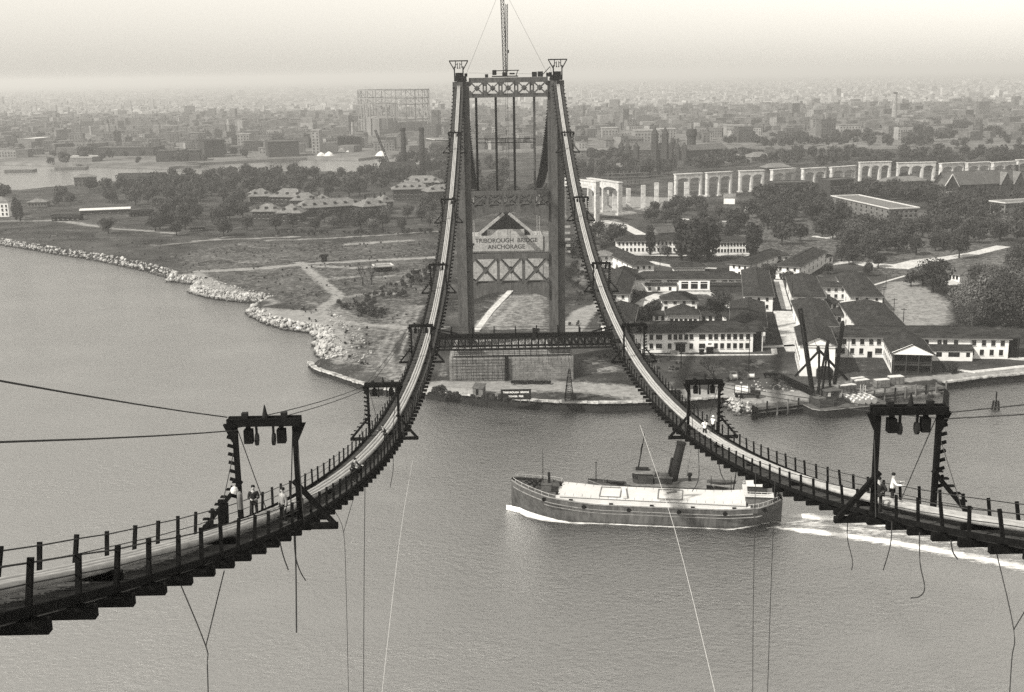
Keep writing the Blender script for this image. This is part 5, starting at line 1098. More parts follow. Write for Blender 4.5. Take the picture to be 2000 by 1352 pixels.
# gabled blocks that run towards the water (local x is depth)
def gabled(label,pa,pb,depth,hw,rise,porch=False,n=5):
    a=Vector(W(*pa,3)); b_=Vector(W(*pb,3)); d=b_-a; D=d.length; nrm=Vector((.189,.982,0)); c=(a+b_)/2+nrm*depth/2
    rz=math.atan2(nrm.y,nrm.x); wins=[('b',row(n,depth,2),(2.3,5.4) if hw>6 else (2.,),1.0,1.7),('f',row(n,depth,2),(2.3,5.4) if hw>6 else (2.,),1.0,1.7)]
    t=house('ward_building',label,c,rz,depth,D,hw,rise,'gable',wins=wins,group=HG,ov=.7)
    if porch:
        b=MB(); b.box((-depth/2-.12,0,hw/2),(.2,D,hw-.2)); b.build('porch_back',M_TIMBER,t)
        for k in range(4): b=MB(); b.box((-depth/2-1.6,-D/2+.3+k*(D-.6)/3,hw/2),(.3,.3,hw)); b.build('porch_post',M_BRICK,t)
        for z in (.3,3.3): b=MB(); b.box((-depth/2-.9,0,z),(1.8,D,.22)); b.build('porch_floor',M_BRICK,t)
        b=MB()
        for z in (1.1,4.2): b.box((-depth/2-1.6,0,z),(.1,D,.12))
        for k in range(18): b.box((-depth/2-1.6,-D/2+.3+k*(D-.6)/17,.7),(.07,.07,.9)); b.box((-depth/2-1.6,-D/2+.3+k*(D-.6)/17,3.8),(.07,.07,.9))
        b.build('porch_rail',M_BRICK,t)
        b=MB(); b.box((-depth/2-.9,0,hw-.05),(2.0,D+.4,.3)); b.add([(-depth/2-1.9,-D/2-.2,hw+.1),(-depth/2-1.9,D/2+.2,hw+.1),(-depth/2-1.9,0,hw+rise),(-depth/2-.1,-D/2-.2,hw+.1),(-depth/2-.1,D/2+.2,hw+.1),(-depth/2-.1,0,hw+rise)],[(0,1,2),(3,5,4),(0,2,5,3),(1,4,5,2)]); b.build('pediment',M_WHITE,t)
        b=MB()
        for s in (-1,1): b.bar((-depth/2-2.0,s*(D/2+.9),hw-.05),(-depth/2-2.0,0,hw+rise+.25),.3,.3)
        b.bar((-depth/2-1.0,0,hw+rise+.3),(-depth/2+1,0,hw+rise+.3),.3,.2); b.build('barge_board',M_ROOF,t)
    return t
N_=gabled('white gable ended block standing close to the derrick boat',(1562,735),(1628,734),26,10.3,2.6)
b=MB(); b.box((-13.6,-.2,1.7),(1.2,11.2,3.4)); b.build('plinth',M_WHITE,N_)
gabled('gabled block with a dark two storey open porch facing the water',(1742,731),(1816,730),24,6.9,2.9,True,7)
hf('low_house','low white house with a grey roof among the trees at the right',(1838,545),(1874,551),9,3.4,2.2,'gable',n=5,zs=(1.8,),roofm=M_ROOFM); hf('white_hut','small white hut behind the slanting right wing',(1601,518),(1626,515),6,4.0,1.4,n=2,zs=(2.0,)); hf('barn','pale gabled barn behind the back white building',(1286,466),(1318,464),8,3.6,3.0,'gable',wall=M_BRICKP,roofm=M_ROOFM)
# brick blocks further back, right
BK='brick hospital blocks among the trees'
hf('brick_block','flat roofed three storey brick block with pale cornices among trees at right',(1623,410),(1735,438),20,9.2,.3,'flat',n=12,zs=(1.9,4.7,7.5),ww=1.5,wh=1.6,side=6,wall=M_BRICKP,roofm=M_ROOFP,ov=.5,group=BK)
hf('brick_block','dark flat roofed brick block left of the row of arches foreground',(1512,386),(1580,384),16,10.5,.3,'flat',n=7,zs=(2,5,8),ww=1.6,wh=1.8,wall=M_BRICK,roofm=M_ROOFM,ov=.4,group=BK); hf('brick_block','dark flat roofed brick block below the white arches',(1621,383),(1667,380),16,11.5,.3,'flat',n=7,zs=(2,5,8),ww=1.6,wh=1.8,wall=M_BRICK,roofm=M_ROOFM,ov=.4,group=BK)
hf('brick_block','low brick house with a broad pale hipped roof between trees',(1732,374),(1811,370),15,7.5,3.2,n=10,zs=(2,5),wall=M_BRICKP,roofm=M_ROOFP,group=BK); hf('brick_block','brick house with a pale cornice at the right edge',(1962,422),(2040,417),14,8,.3,'flat',n=5,zs=(2.4,5.6),ww=2.0,wh=2.0,side=3,wall=M_BRICKP,roofm=M_ROOFP,group=BK)
ch,L_,D=hf('chapel','dark chapel like building with steep gables at the right edge',(1848,378),(1992,372),16,6.5,9.5,'gable',n=9,zs=(2.4,),ww=1.3,wh=2.2,wall=M_BRICK,roofm=M_ROOFM)
for u,w in ((L_*.28,9),(L_*.46,9),(-L_*.46,12)):
    b=MB(); b.add([(u-w/2,-D/2-2.5,0),(u+w/2,-D/2-2.5,0),(u+w/2,-D/2-2.5,6),(u,-D/2-2.5,14.5),(u-w/2,-D/2-2.5,6),(u-w/2,0,0),(u+w/2,0,0),(u+w/2,0,6),(u,0,14.5),(u-w/2,0,6)],[(0,1,2,3,4),(0,4,9,5),(1,6,7,2)]); b.build('cross_gable',M_BRICK,ch)
    b=MB(); b.bar((u-w/4-.4,-D/2-2.9,10.1),(u-w/4-.4,0,10.1),.3,10.2,up=(1,0,.53)); b.add([(u-w/2-.6,-D/2-3,5.2),(u,-D/2-3,14.9),(u,0,14.9),(u-w/2-.6,0,5.2),(u+w/2+.6,-D/2-3,5.2),(u+w/2+.6,0,5.2)],[(0,1,2,3),(1,4,5,2)]); b.v=b.v[8:]; b.f=[tuple(i-8 for i in f) for f in b.f[6:]]; b.build('gable_roof',M_ROOFP if u>0 else M_ROOFM,ch)
    b=MB(); b.box((u,-D/2-2.6,6.5),(1.6,.3,3)); b.build('gable_window',M_GLASS,ch)
    if u<0:
        b=MB()
        for s in (-1,1): b.bar((u+s*(w/2+.5),-D/2-3.0,5.2),(u,-D/2-3.0,15),.5)
        b.box((u,-D/2-3,1.2),(w+1,.4,1.4)); b.build('white_bargeboard',M_TRIM,ch)
b=MB(); b.box((L_*.5+1,0,8.5),(2.4,2.4,22)); b.build('chimney',M_BRICK,ch)
# twin towered brick hall
tw_,L_,D=hf('towered_hall','dark brick hall with twin pointed towers far behind the arches',(1216,311),(1330,313),18,11,7,'gable',n=14,zs=(3,7),wall=M_BRICK,roofm=M_ROOFM,ww=1.6,wh=2.4)
for u in (-18,-28,-36,14,22,30,38):
    b=MB(); b.box((u,-D/2-.8,7.5),(5,3,15)); b.add([(u-2.7,-D/2-2.4,15),(u+2.7,-D/2-2.4,15),(u+2.7,-D/2+.8,15),(u-2.7,-D/2+.8,15),(u,-D/2-.8,20)],[(0,1,4),(1,2,4),(2,3,4),(3,0,4)]); b.build('gabled_bay',M_BRICK,tw_)
for u in (L_*.5-30,L_*.5-18): b=MB(); b.box((u,-D/2-2,14),(6,6,28)); b.add([(u-3.3,-D/2-5.3,28),(u+3.3,-D/2-5.3,28),(u+3.3,-D/2+1.3,28),(u-3.3,-D/2+1.3,28),(u,-D/2-2,37)],[(0,1,4),(1,2,4),(2,3,4),(3,0,4)]); b.build('tower',M_BRICK,tw_)
t2,L_,D=hf('brick_hall','long grey roofed hall right of the twin towers',(1332,312),(1420,307),22,10,5,'gable',n=10,zs=(3,7),wall=M_BRICK,roofm=M_ROOFM); b=MB(); b.lathe((-L_*.1,6,10),[(5,0),(5,14),(6.2,15),(6.2,19),(5.5,22)],12); b.build('water_tank',M_BRICK,t2)
for lab,pa,pb,D,hw,rs,rf,wl in [('pale hip roofed hall beyond the brick hall, left of two',(1424,319),(1458,318),20,6,4,M_ROOFP,M_BRICKP),('pale hip roofed hall beyond the brick hall, right of two',(1468,318),(1512,316),20,6,4.5,M_ROOFP,M_BRICKP),('pale hip roofed lodge behind the white arches',(1498,338),(1545,336),14,5,3.5,M_ROOFP,M_BRICK),
  ('pale roofed house left of the twin towered hall',(1197,343),(1228,342),14,8,3,M_ROOFP,M_CITYP),('long pale shed behind the right footbridge',(1122,306),(1214,304),20,7,2,M_ROOFP,M_BRICKP),('large hip roofed depot far behind the right footbridge',(1183,288),(1257,286),40,10,6,M_ROOFM,M_BRICKP)]:
    hf('far_hall',lab,pa,pb,D,hw,rs,'hip',n=8,zs=(2.2,5),wall=wl,roofm=rf,group='halls in the far park')
# left: slate roofed mansards
def mansard(label,pa,pb,D,hw,rise,nd,nw,name='mansard_house'):
    h,L_,D=hf(name,label,pa,pb,D,hw,rise,'hip',n=nw,zs=(2.0,5.0),wh=1.7,wall=M_BRICK,roofm=M_ROOFP,ov=1.3,group='slate roofed brick houses on the left')
    for k in range(nd):
        u=-L_/2+(k+.5)*L_/nd
        for s in (-1,1): b=MB(); b.box((u,s*(D*.36),hw+rise*.42),(1.7,2.2,1.7)); b.build('dormer',M_BRICK,h); 
    for u in (-L_*.22,L_*.2): b=MB(); b.box((u,1,hw+rise+.6),(1.5,1.5,2.6)); b.build('chimney',M_BRICK,h)
    return h
mansard('long middle range of the slate roofed brick complex',(586,425),(706,417),14,6.4,5.0,6,16); mansard('left end pavilion of the slate roofed complex',(494,430),(545,430),14,6.2,4.6,3,6); mansard('second pavilion from the left of the slate roofed complex, in front',(542,434),(587,434),15,6.4,5.2,2,5); mansard('right pavilion of the slate roofed complex, in front',(711,422),(757,418),15,6.6,5.2,2,5); mansard('small far right pavilion of the slate roofed complex',(748,412),(768,410),12,6.4,4.6,1,2)
mansard('back left pavilion of the slate roofed complex',(488,399),(530,398),14,6.2,5.4,2,5); mansard('back middle pavilion of the slate roofed complex',(530,400),(590,401),14,6.4,5.6,3,7); mansard('back right pavilion of the slate roofed complex',(570,407),(620,406),13,6.0,5.0,2,5); mansard('slate roofed link between the back pavilions',(618,405),(645,404),12,5.4,4,1,3)
mansard('left block of the slate roofed house by the left tower leg',(768,391),(842,389),16,8.5,4.4,5,9); mansard('right block of the slate roofed house by the left tower leg',(838,396),(892,393),15,8.5,4.4,3,7); mansard('rear block of the slate roofed house by the left tower leg',(786,376),(858,376),14,8.5,5,4,8)
for lab,pa,pb,D,hw,rs,kd,rf,wl in [('long shed with a bright white roof on the left meadow',(157,420),(254,416),9,3.2,.9,'gable',M_DECKW,M_BRICK),('low dark shed left of the white roofed shed',(101,432),(156,431),8,3.0,.5,'flat',M_ROOFM,M_TIMBER),('low dark shed right of the white roofed shed',(256,424),(300,421),7,3,.5,'flat',M_ROOFM,M_TIMBER),('tall white house at the left edge',(-30,424),(18,423),12,11,3,'hip',M_ROOFP,M_WHITE),('pale sheds behind trees at far left',(54,405),(92,404),10,4,2,'hip',M_ROOFP,M_BRICKP),('dark roofed long building on the far bank trees',(230,366),(322,364),16,8,4,'gable',M_ROOF,M_BRICK),('pale house among the left trees',(146,366),(190,364),12,9,2,'hip',M_ROOFP,M_BRICKP),('white house corner in the left wood',(486,394),(505,394),10,7,2.5,'hip',M_ROOFP,M_BRICKP)]:
    hf('meadow_building',lab,pa,pb,D,hw,rs,kd,n=6,zs=(1.8,4.8,7.6),wall=wl,roofm=rf,ov=.6)
h,L_,D=hf('timber_cabin','small dark gabled cabin on the left meadow',(372,452),(399,451),7,3,2.4,'gable',wall=M_TIMBER,n=4,zs=(1.7,),roofm=M_ROOF)
hf('sand_shed','low dark hut on the dirt track of the point',(628,512),(636,512),3,2.6,.4,'flat',wall=M_TIMBER,roofm=M_TIMBER); hf('dump_hut','pale roofed low hut beside the bare trees',(735,532),(766,530),6,2.4,.4,'flat',wall=M_TIMBER,roofm=M_ROOFP)
for px,py,l in ((812,535,'black crate lying on the bare ground left of the footbridge'),(807,545,'dark tilted box on the bare ground left of the footbridge')):
    g=W(px,py,3); b=MB(); b.box((0,0,.8),(3.2,2.2,1.7),.4); o=b.build('site_box',M_TIMBER); o.location=(g[0],g[1],3); tag(o,l,'box')
# ------------------------------------------------------------------ chimneys and gas holder
cf=None
for px,lab in ((790,'left one of two tall dark brick chimneys beyond the left wood'),(826,'right one of two tall dark brick chimneys beyond the left wood')):
    g=W(px,346,3)
    t=thing('brick_chimney',lab,'chimney',(g[0],g[1],3),0,'pair of tall brick chimneys'); b=MB(); b.lathe((0,0,0),[(3.3,0),(2.2,43.5)],16); b.build('stack',M_STACK,t,True); b=MB(); b.lathe((0,0,43.5),[(2.2,0),(2.75,.8),(2.75,3.2),(2.3,3.5)],16); b.build('crown',M_STACK,t)
h,L_,D=hf('power_house','dark power house below the two brick chimneys',(752,352),(815,349),18,11,5,'gable',n=8,zs=(3,7),ww=1.6,wh=2.4,wall=M_BRICK,roofm=M_ROOF)
b=MB(); g=W(765,338,3); lattice(b,(g[0],g[1],6),(g[0]-15,g[1],46),1.6,14,.25); o=b.build('jib_crane',M_STEELD); tag(o,'slanting lattice crane jib left of the two chimneys','crane jib')
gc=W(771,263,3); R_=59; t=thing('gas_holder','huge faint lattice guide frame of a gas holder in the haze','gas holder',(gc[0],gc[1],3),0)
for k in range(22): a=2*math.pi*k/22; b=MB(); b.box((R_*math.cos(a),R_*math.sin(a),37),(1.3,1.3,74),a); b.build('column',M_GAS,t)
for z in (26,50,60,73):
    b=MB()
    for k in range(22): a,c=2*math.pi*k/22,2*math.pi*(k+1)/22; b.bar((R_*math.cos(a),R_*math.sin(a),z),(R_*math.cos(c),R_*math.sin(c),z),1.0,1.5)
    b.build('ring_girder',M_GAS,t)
b=MB()
for k in range(22):
    a,c=2*math.pi*k/22,2*math.pi*(k+1)/22
    for z0,z1 in ((26,50),(50,60),(60,73)): b.bar((R_*math.cos(a),R_*math.sin(a),z0),(R_*math.cos(c),R_*math.sin(c),z1),.45); b.bar((R_*math.cos(a),R_*math.sin(a),z1),(R_*math.cos(c),R_*math.sin(c),z0),.45)
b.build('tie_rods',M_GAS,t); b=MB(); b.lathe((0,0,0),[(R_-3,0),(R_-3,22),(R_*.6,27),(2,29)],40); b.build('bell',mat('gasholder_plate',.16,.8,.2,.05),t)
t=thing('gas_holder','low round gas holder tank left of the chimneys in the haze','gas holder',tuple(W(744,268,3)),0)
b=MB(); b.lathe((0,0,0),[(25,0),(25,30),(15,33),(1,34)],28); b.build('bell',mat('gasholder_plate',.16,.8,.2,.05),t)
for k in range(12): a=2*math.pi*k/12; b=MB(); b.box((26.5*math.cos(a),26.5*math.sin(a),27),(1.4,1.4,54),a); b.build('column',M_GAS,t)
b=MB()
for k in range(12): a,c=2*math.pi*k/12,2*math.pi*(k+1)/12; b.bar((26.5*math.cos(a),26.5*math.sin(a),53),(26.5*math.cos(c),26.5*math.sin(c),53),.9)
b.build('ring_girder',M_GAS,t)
# ------------------------------------------------------------------ concrete approach bents
def bent(c,rz,w,h,arches,label):
    t=thing('concrete_bent',label,'viaduct bent',(c[0],c[1],3),rz,'concrete bents of the unfinished viaduct'); n=arches; th=3.2; cw=1.9
    xs=[-w/2+k*w/n for k in range(n+1)]
    for x in xs: b=MB(); b.box((x,0,h*.36),(cw,th,h*.72+1)); b.box((x,0,.3),(cw+1.4,th+1.4,1.6)); b.build('column',M_CONCW,t)
    b=MB(); top=h; zl=h*.72
    poly=[(-w/2-cw/2,top),(w/2+cw/2,top),(w/2+cw/2,zl)]
    for k in range(n-1,-1,-1):
        x0,x1=xs[k]+cw/2,xs[k+1]-cw/2; poly+= [(x1,zl)]+[((x0+x1)/2+(x1-x0)/2*math.cos(a),zl-.0+math.sin(a)*h*.12) for a in np.linspace(.12,math.pi-.12,11)]+[(x0,zl)]
    poly.append((-w/2-cw/2,zl)); plate(b,poly,-th/2-.003,th/2+.003); b.build('arched_head',M_CONCW,t)
    b=MB(); b.box((0,0,top+.25),(w+cw+1.0,th+.8,.6)); b.build('coping',M_CONCW,t)
    for x in xs: MB().box((x,-th/2-.06,h*.5),(.5,.12,h*.9)).build('pilaster',M_CONCW,t)
ORDN=['first','second','third','fourth','fifth','sixth','seventh','eighth','ninth','tenth']
B=[((1098,425),(1168,436),352,2),((1150,408),(1212,420),353,2),((1317,386),(1370,383),340,2),((1378,384),(1428,381),337,2),((1442,376),(1491,374),334,2),((1505,374),(1551,370),331,2),((1565,373),(1611,370),329,2),((1620,370),(1668,366),326,2),((1676,358),(1738,356),317,3),((1750,356),(1825,354),318,3),((1834,358),(1880,355),319,2),((1885,356),(1930,353),318,2),((1935,354),(1980,351),317,2),((1983,350),(2030,347),312,2)]
LB=['near the right footbridge, taller front one','near the right footbridge, behind the tall front one','first twin arch after the bare columns','second twin arch after the bare columns','third twin arch after the bare columns','fourth twin arch, left of the dark brick block','fifth twin arch, above the left dark brick block','sixth twin arch, above the right dark brick block','long one behind the middle trees','long one left of the steep chapel roof','first arch over the chapel roof','second arch over the chapel roof','third arch over the chapel roof','arch at the right edge of the picture']
for (pa,pb,top,n),l in zip(B,LB):
    a=Vector(W(*pa,3)); b_=Vector(W(*pb,3)); d=b_-a; c=(a+b_)/2; h=WY((pa[0]+pb[0])/2,top,c.y)[2]-3; bent(c,math.atan2(d.y,d.x),d.length-2.6,h,n,'white concrete viaduct bent, '+l)
for k,(px,py,pt) in enumerate([(1200,414,372),(1227,408,368),(1256,410,362),(1282,397,357),(1309,397,357),(1340,392,356),(1185,405,372)]):
    g=W(px,py,3); h=WY(px,pt,g[1])[2]-3; t=thing('concrete_column','single bare concrete column of the unfinished viaduct, '+['first','second','third','fourth','fifth','sixth','short back one'][k]+(' from the right footbridge' if k<6 else ' near the footbridge'),'column',(g[0],g[1],3),0,'bare viaduct columns')
    b=MB(); b.box((0,0,h/2),(3.0,3.0,h)); b.build('shaft',M_CONCW,t); b=MB(); b.box((0,0,.5),(5,5,1.4)); b.build('footing',M_CONC,t); b=MB(); b.box((0,0,h*.33),(3.1,3.1,.25)); b.box((0,0,h*.66),(3.1,3.1,.25)); b.build('lift_joint',M_CONCD,t)
b=MB()
for k in range(9):
    g=W(1196+k*8,374-k*.3,3); 
    for z in (2,5,8,11): b.box((g[0]+3,g[1]+40,z+3),(11,.5,.6))
    b.box((g[0],g[1]+40,9),(.6,.6,14))
o=b.build('falsework',M_WOODP); tag(o,'timber falsework grid behind the bare viaduct columns','falsework')
t=thing('site_hut','small white hut on the rise right of the bare columns','hut',tuple(W(1425,398,3)),-.3); b=MB(); b.box((0,0,2.5),(8,6,5)); b.build('walls',M_WHITE,t); roofmesh(8,6,5,2.4,'gable',.5).build('roof',M_ROOFP,t)
# ------------------------------------------------------------------ trees
M_LEAF=mat('summer_leaves',.026,.8,.65,.22,fine=.9,rnd=.3,spec=.25); M_LEAFD=mat('dark_poplar_leaves',.016,.8,.4,.3,fine=1.0,rnd=.2,spec=.2); M_LEAFP=mat('pale_willow_leaves',.06,.8,.6,.22,fine=.9,rnd=.5,spec=.25); M_TWIG=mat('bare_twigs',.012,.9,.3,2)  # broad mottling of summer leaves puts lit and shaded contrast into the crowns
def crown_mesh(name,m,seed,H,R,n,lobes,leaf,slim=False,weep=0):
    r=np.random.default_rng(seed); b_v=[];LB_=[]
    for k in range(lobes):
        if slim: z=H*(.15+.8*k/lobes); rad=R*(.35+.65*math.sin(math.pi*min(1,.15+.85*k/lobes))); LB_.append((r.normal(0,.15*R),r.normal(0,.15*R),z,rad,rad,H/lobes*1.1))
        else:
            a=r.random()*6.28; d=R*.62*math.sqrt(r.random()); z=H*(.38+.47*r.random()*(1-.35*d/R)); s=R*(.32+.28*r.random()); LB_.append((d*math.cos(a),d*math.sin(a),z,s,s,s*(.75+.3*r.random())))
    w=np.array([l[3]**2 for l in LB_]); w/=w.sum(); pick=r.choice(len(LB_),n,p=w); LA=np.array(LB_)[pick]
    v=r.normal(size=(n,3)); v/=np.linalg.norm(v,axis=1)[:,None]; rad=(.62+.42*r.random(n)**.6)[:,None]
    c=LA[:,:3]+v*rad*LA[:,3:6]; c[:,2]=np.maximum(c[:,2]-weep*np.abs(r.normal(size=n))*(np.hypot(c[:,0],c[:,1])/R),H*.06+.2)
    nr_=v*1.0+r.normal(size=(n,3))*.33; nr_/=np.linalg.norm(nr_,axis=1)[:,None]; t=np.cross(nr_,r.normal(size=(n,3))); t/=np.linalg.norm(t,axis=1)[:,None]; u=np.cross(nr_,t)
    sz=(leaf*(.55+.9*r.random(n)))[:,None]; sk=(.6+.5*r.random(n))[:,None]
    q=np.stack([c-t*sz-u*sz*sk*.3,c-u*sz*sk,c+t*sz*.9+u*sz*.2,c+u*sz*sk*.9+nr_*sz*.35],1).reshape(-1,3)
    me=bpy.data.meshes.new(name); me.vertices.add(4*n); me.vertices.foreach_set('co',q.reshape(-1).astype(np.float32)); me.loops.add(4*n); me.loops.foreach_set('vertex_index',np.arange(4*n,dtype=np.int32)); me.polygons.add(n); me.polygons.foreach_set('loop_start',np.arange(0,4*n,4,dtype=np.int32)); me.update(); me.materials.append(m); return me,LB_
def trunk_mesh(H,R,LB_,seed,limbs=5,m=None,thick=1.0):
    r=random.Random(seed); b=MB(); r0=.028*H*thick; b.tube([(0,0,-.3),(0,0,H*.2),(r.uniform(-.2,.2),r.uniform(-.2,.2),H*.42),(0,0,H*.7)],[r0*1.3,r0,r0*.75,r0*.25],7)
    for l in LB_[:limbs]: z0=H*r.uniform(.2,.38); b.tube([(0,0,z0),(l[0]*.5,l[1]*.5,(z0+l[2])*.5+H*.02),(l[0],l[1],l[2])],[r0*.5,r0*.36,r0*.1],5)
    return b.mesh('trunk',m or M_BARK)
KINDS_={}
for i in range(5): me_,lb=crown_mesh('crown',M_LEAF,10+i,12,5.2,1000,13,.5); KINDS_['round%d'%i]=(me_,trunk_mesh(12,5,lb,i))
for i in range(3): me_,lb=crown_mesh('crown',M_LEAFP,30+i,12,6.0,1100,14,.45,weep=1.6); KINDS_['pale%d'%i]=(me_,trunk_mesh(12,5.6,lb,i))
for i in range(2): me_,lb=crown_mesh('crown',M_LEAFD,40+i,14,2.3,700,8,.45,slim=True); KINDS_['poplar%d'%i]=(me_,trunk_mesh(14,2,lb,i))
for i in range(3): me_,lb=crown_mesh('crown',M_LEAFP,50+i,15,7.5,7000,26,.3,weep=2.0); KINDS_['big%d'%i]=(me_,trunk_mesh(15,7,lb,i,9))
for i in range(2): me_,lb=crown_mesh('crown',M_LEAF,60+i,13,6.0,2600,18,.36); KINDS_['mid%d'%i]=(me_,trunk_mesh(13,6,lb,i,7))
FOOT=[]
for o in COL.objects:
    if o.parent is None and o.get('category') in ('building','viaduct bent','column','anchorage','chimney'):
        w=[c for c in o.children if c.type=='MESH' and c.name.split('.')[0] in('wall','arched_head','shaft','block','stack')]
        for c in w:
            v=[p.co for p in c.data.vertices]; FOOT.append((o.location.x,o.location.y,o.rotation_euler[2],max(abs(p.x) for p in v),max(abs(p.y) for p in v)))
FA=np.array(FOOT)
def blocked(x,y,m=1.5):
    dx,dy=x-FA[:,0],y-FA[:,1]; c,s=np.cos(FA[:,2]),np.sin(FA[:,2]); return bool(np.any((np.abs(dx*c+dy*s)<FA[:,3]+m)&(np.abs(-dx*s+dy*c)<FA[:,4]+m)))
rt=random.Random(21)
NT=[0]
def tree(k,x,y,h,label,group=None,name='tree',wd_=1.0):
    cm,tm=KINDS_[k]; base={'r':12,'p':12,'b':15,'m':13}[k[0]] if not k.startswith('poplar') else 14; s=h/base
    t=thing(name,label,'tree',(x,y,2.95),rt.uniform(0,6.28),group); t.scale=(s*wd_*rt.uniform(.9,1.12),s*wd_*rt.uniform(.9,1.12),s)
    link('trunk',tm,t); link('crown',cm,t); NT[0]+=1; return t
def tpx(k,px,py,h,label,**kw): g=W(px,py,3); return tree(k,g[0],g[1],h,label,**kw)
# trees one can single out
tpx('mid0',212,457,11,'solitary round tree on the open left meadow'); tpx('round1',345,460,11,'tree left of the dark timber cabin'); tpx('round2',437,462,13,'tree right of the dark timber cabin'); tpx('poplar0',32,430,17,'tall slim tree beside the white house at the left edge',name='poplar_tree'); tpx('poplar1',40,432,15,'second slim tree beside the white house at the left edge',name='poplar_tree'); tpx('round0',10,395,16,'round tree behind the white house at the left edge')
tpx('mid1',1200,480,14,'round tree left of the back white building, near the footbridge'); tpx('poplar0',1270,499,17,'slim dark poplar in front of the left back building',name='poplar_tree'); tpx('poplar1',1330,508,22,'slim dark poplar, first of the tall group between the back buildings',name='poplar_tree',wd_=1.3); tpx('poplar0',1349,511,20,'slim dark poplar, second of the tall group between the back buildings',name='poplar_tree',wd_=1.3); tpx('poplar1',1362,513,23,'slim dark poplar, third of the tall group between the back buildings',name='poplar_tree',wd_=1.3); tpx('poplar0',1384,508,24,'slim dark poplar, rightmost of the tall group between the back buildings',name='poplar_tree',wd_=1.4); tpx('poplar1',1470,503,19,'slim dark poplar at the right end of the back white building',name='poplar_tree',wd_=1.2); tpx('round3',1303,504,7,'small bush tree before the left back building')
tpx('mid0',1503,545,8,'round tree beside the pale road, behind the right court wing'); tpx('round0',1535,560,8,'round tree at the far end of the pale road'); tpx('round4',1398,622,9,'round tree in the court right of the lodges'); tpx('round2',1275,622,8,'bushy tree in the court left of the lodges'); tpx('round1',1258,630,8,'dark bushy tree at the left edge of the court'); tpx('mid1',1410,612,10,'loose tree in the court near the right wing'); tpx('round3',1242,590,6,'dark shrub beside the left court wing'); tpx('round0',1695,540,7,'clipped round bush tree by the field path'); tpx('round1',1617,535,6,'small tree behind the white two storey house')
tpx('mid0',1821,572,16,'leafy tree with a dark trunk standing alone on the bare field'); tpx('round2',1779,560,8,'small thin tree on the left part of the bare field'); tpx('round3',1802,558,8,'small thin tree in the middle of the bare field'); tpx('mid1',1873,505,14,'dark round tree beside the curving pale drive'); tpx('round1',1715,523,9,'tree standing at the near side of the curving drive')
for i,(px,py,h,k) in enumerate([(1890,610,14,'big0'),(1922,632,19,'big1'),(1960,640,20,'big2'),(1995,640,19,'big0'),(1885,645,10,'big1'),(1935,590,16,'big2'),(1975,585,18,'big0'),(2010,590,18,'big1'),(1915,570,13,'big2'),(1990,540,16,'big1'),(2020,530,20,'big0'),(1900,640,12,'big2')]): tpx(k,px,py,h,'pale feathery tree in the big clump at the right, behind the long white building',group='pale clump of trees at the right edge',wd_=.95)
def bare(px,py,h,label,seed):
    g=W(px,py,3); t=thing('bare_tree',label,'tree',(g[0],g[1],2.9)); b=MB(); tw2=MB(); r=random.Random(seed)
    def grow(p,d,L_,rad,dep):
        q=p+d*L_; (b if dep<3 else tw2).tube([p,(p+q)/2+Vector((r.uniform(-.1,.1),r.uniform(-.1,.1),0))*L_,q],[rad,rad*.8,rad*.6],5 if dep<3 else 3,False)
        if dep>=5: return
        for _ in range(3 if dep<4 else 2):
            nd=(d+Vector((r.uniform(-.8,.8),r.uniform(-.8,.8),r.uniform(-.1,.5)))).normalized(); grow(q,nd,L_*r.uniform(.6,.8),rad*.58,dep+1)
    grow(Vector((0,0,-.2)),Vector((0,0,1)),h*.27,h*.028,0); b.build('trunk',M_BARK,t); tw2.build('crown',M_TWIG,t)
bare(709,558,13,'left one of two bare branching trees on the dark ground of the point',3); bare(726,556,12,'right one of two bare branching trees on the dark ground of the point',5); bare(1393,757,13,'bare feathery tree behind the second right gantry',8)
# woods
MEMBERS=0
FAR=[]
def wood(poly,n,h0,h1,kinds,label,group,mind=4.5,limit=999):
    P=[tuple(W(*q,3)[:2]) for q in poly]; x0,x1=min(a for a,_ in P),max(a for a,_ in P); y0,y1=min(b for _,b in P),max(b for _,b in P); pts=[]; tries=0
    while len(pts)<n and tries<n*40:
        tries+=1; x,y=rt.uniform(x0,x1),rt.uniform(y0,y1)
        if not inside(P,np.array([x]),np.array([y]))[0] or blocked(x,y) : continue
        if any((x-a)**2+(y-c)**2<mind**2 for a,c in pts): continue
        pts.append((x,y))
    pts.sort(key=lambda p:p[1])
    for i,(x,y) in enumerate(pts):
        k=rt.choice(kinds); h=rt.uniform(h0,h1)
        if i<limit: tree(k,x,y,h,label,group)
        else: FAR.append((k,x,y,h))
RD=['round0','round1','round2','round3','round4']
wood([(525,455),(520,440),(700,432),(770,425),(862,400),(872,448),(760,452)],26,7,12,RD+['pale0'],'leafy tree in the belt before the slate roofed brick houses','tree belt before the slate roofed houses',5)
wood([(268,460),(300,408),(470,392),(486,425),(512,455),(440,455),(340,450)],28,10,15,RD,'dark leafy tree of the near left wood above the meadow','near left wood above the meadow',7,18)
wood([(88,404),(110,374),(240,366),(300,372),(310,402),(150,410)],20,9,15,RD,'leafy tree of the far left grove by the channel','far left grove by the channel',9,10)
wood([(250,372),(330,354),(478,348),(600,350),(720,350),(765,358),(760,380),(640,388),(480,385),(320,404)],100,11,17,RD,'dark leafy tree of the long wood behind the slate roofed houses','long wood behind the slate roofed houses',8.5,24)
wood([(720,347),(760,338),(900,325),(985,330),(985,395),(900,400),(870,372),(780,372)],46,9,16,RD,'leafy tree between the two chimneys and the bridge tower','trees between the chimneys and the bridge tower',9,14)
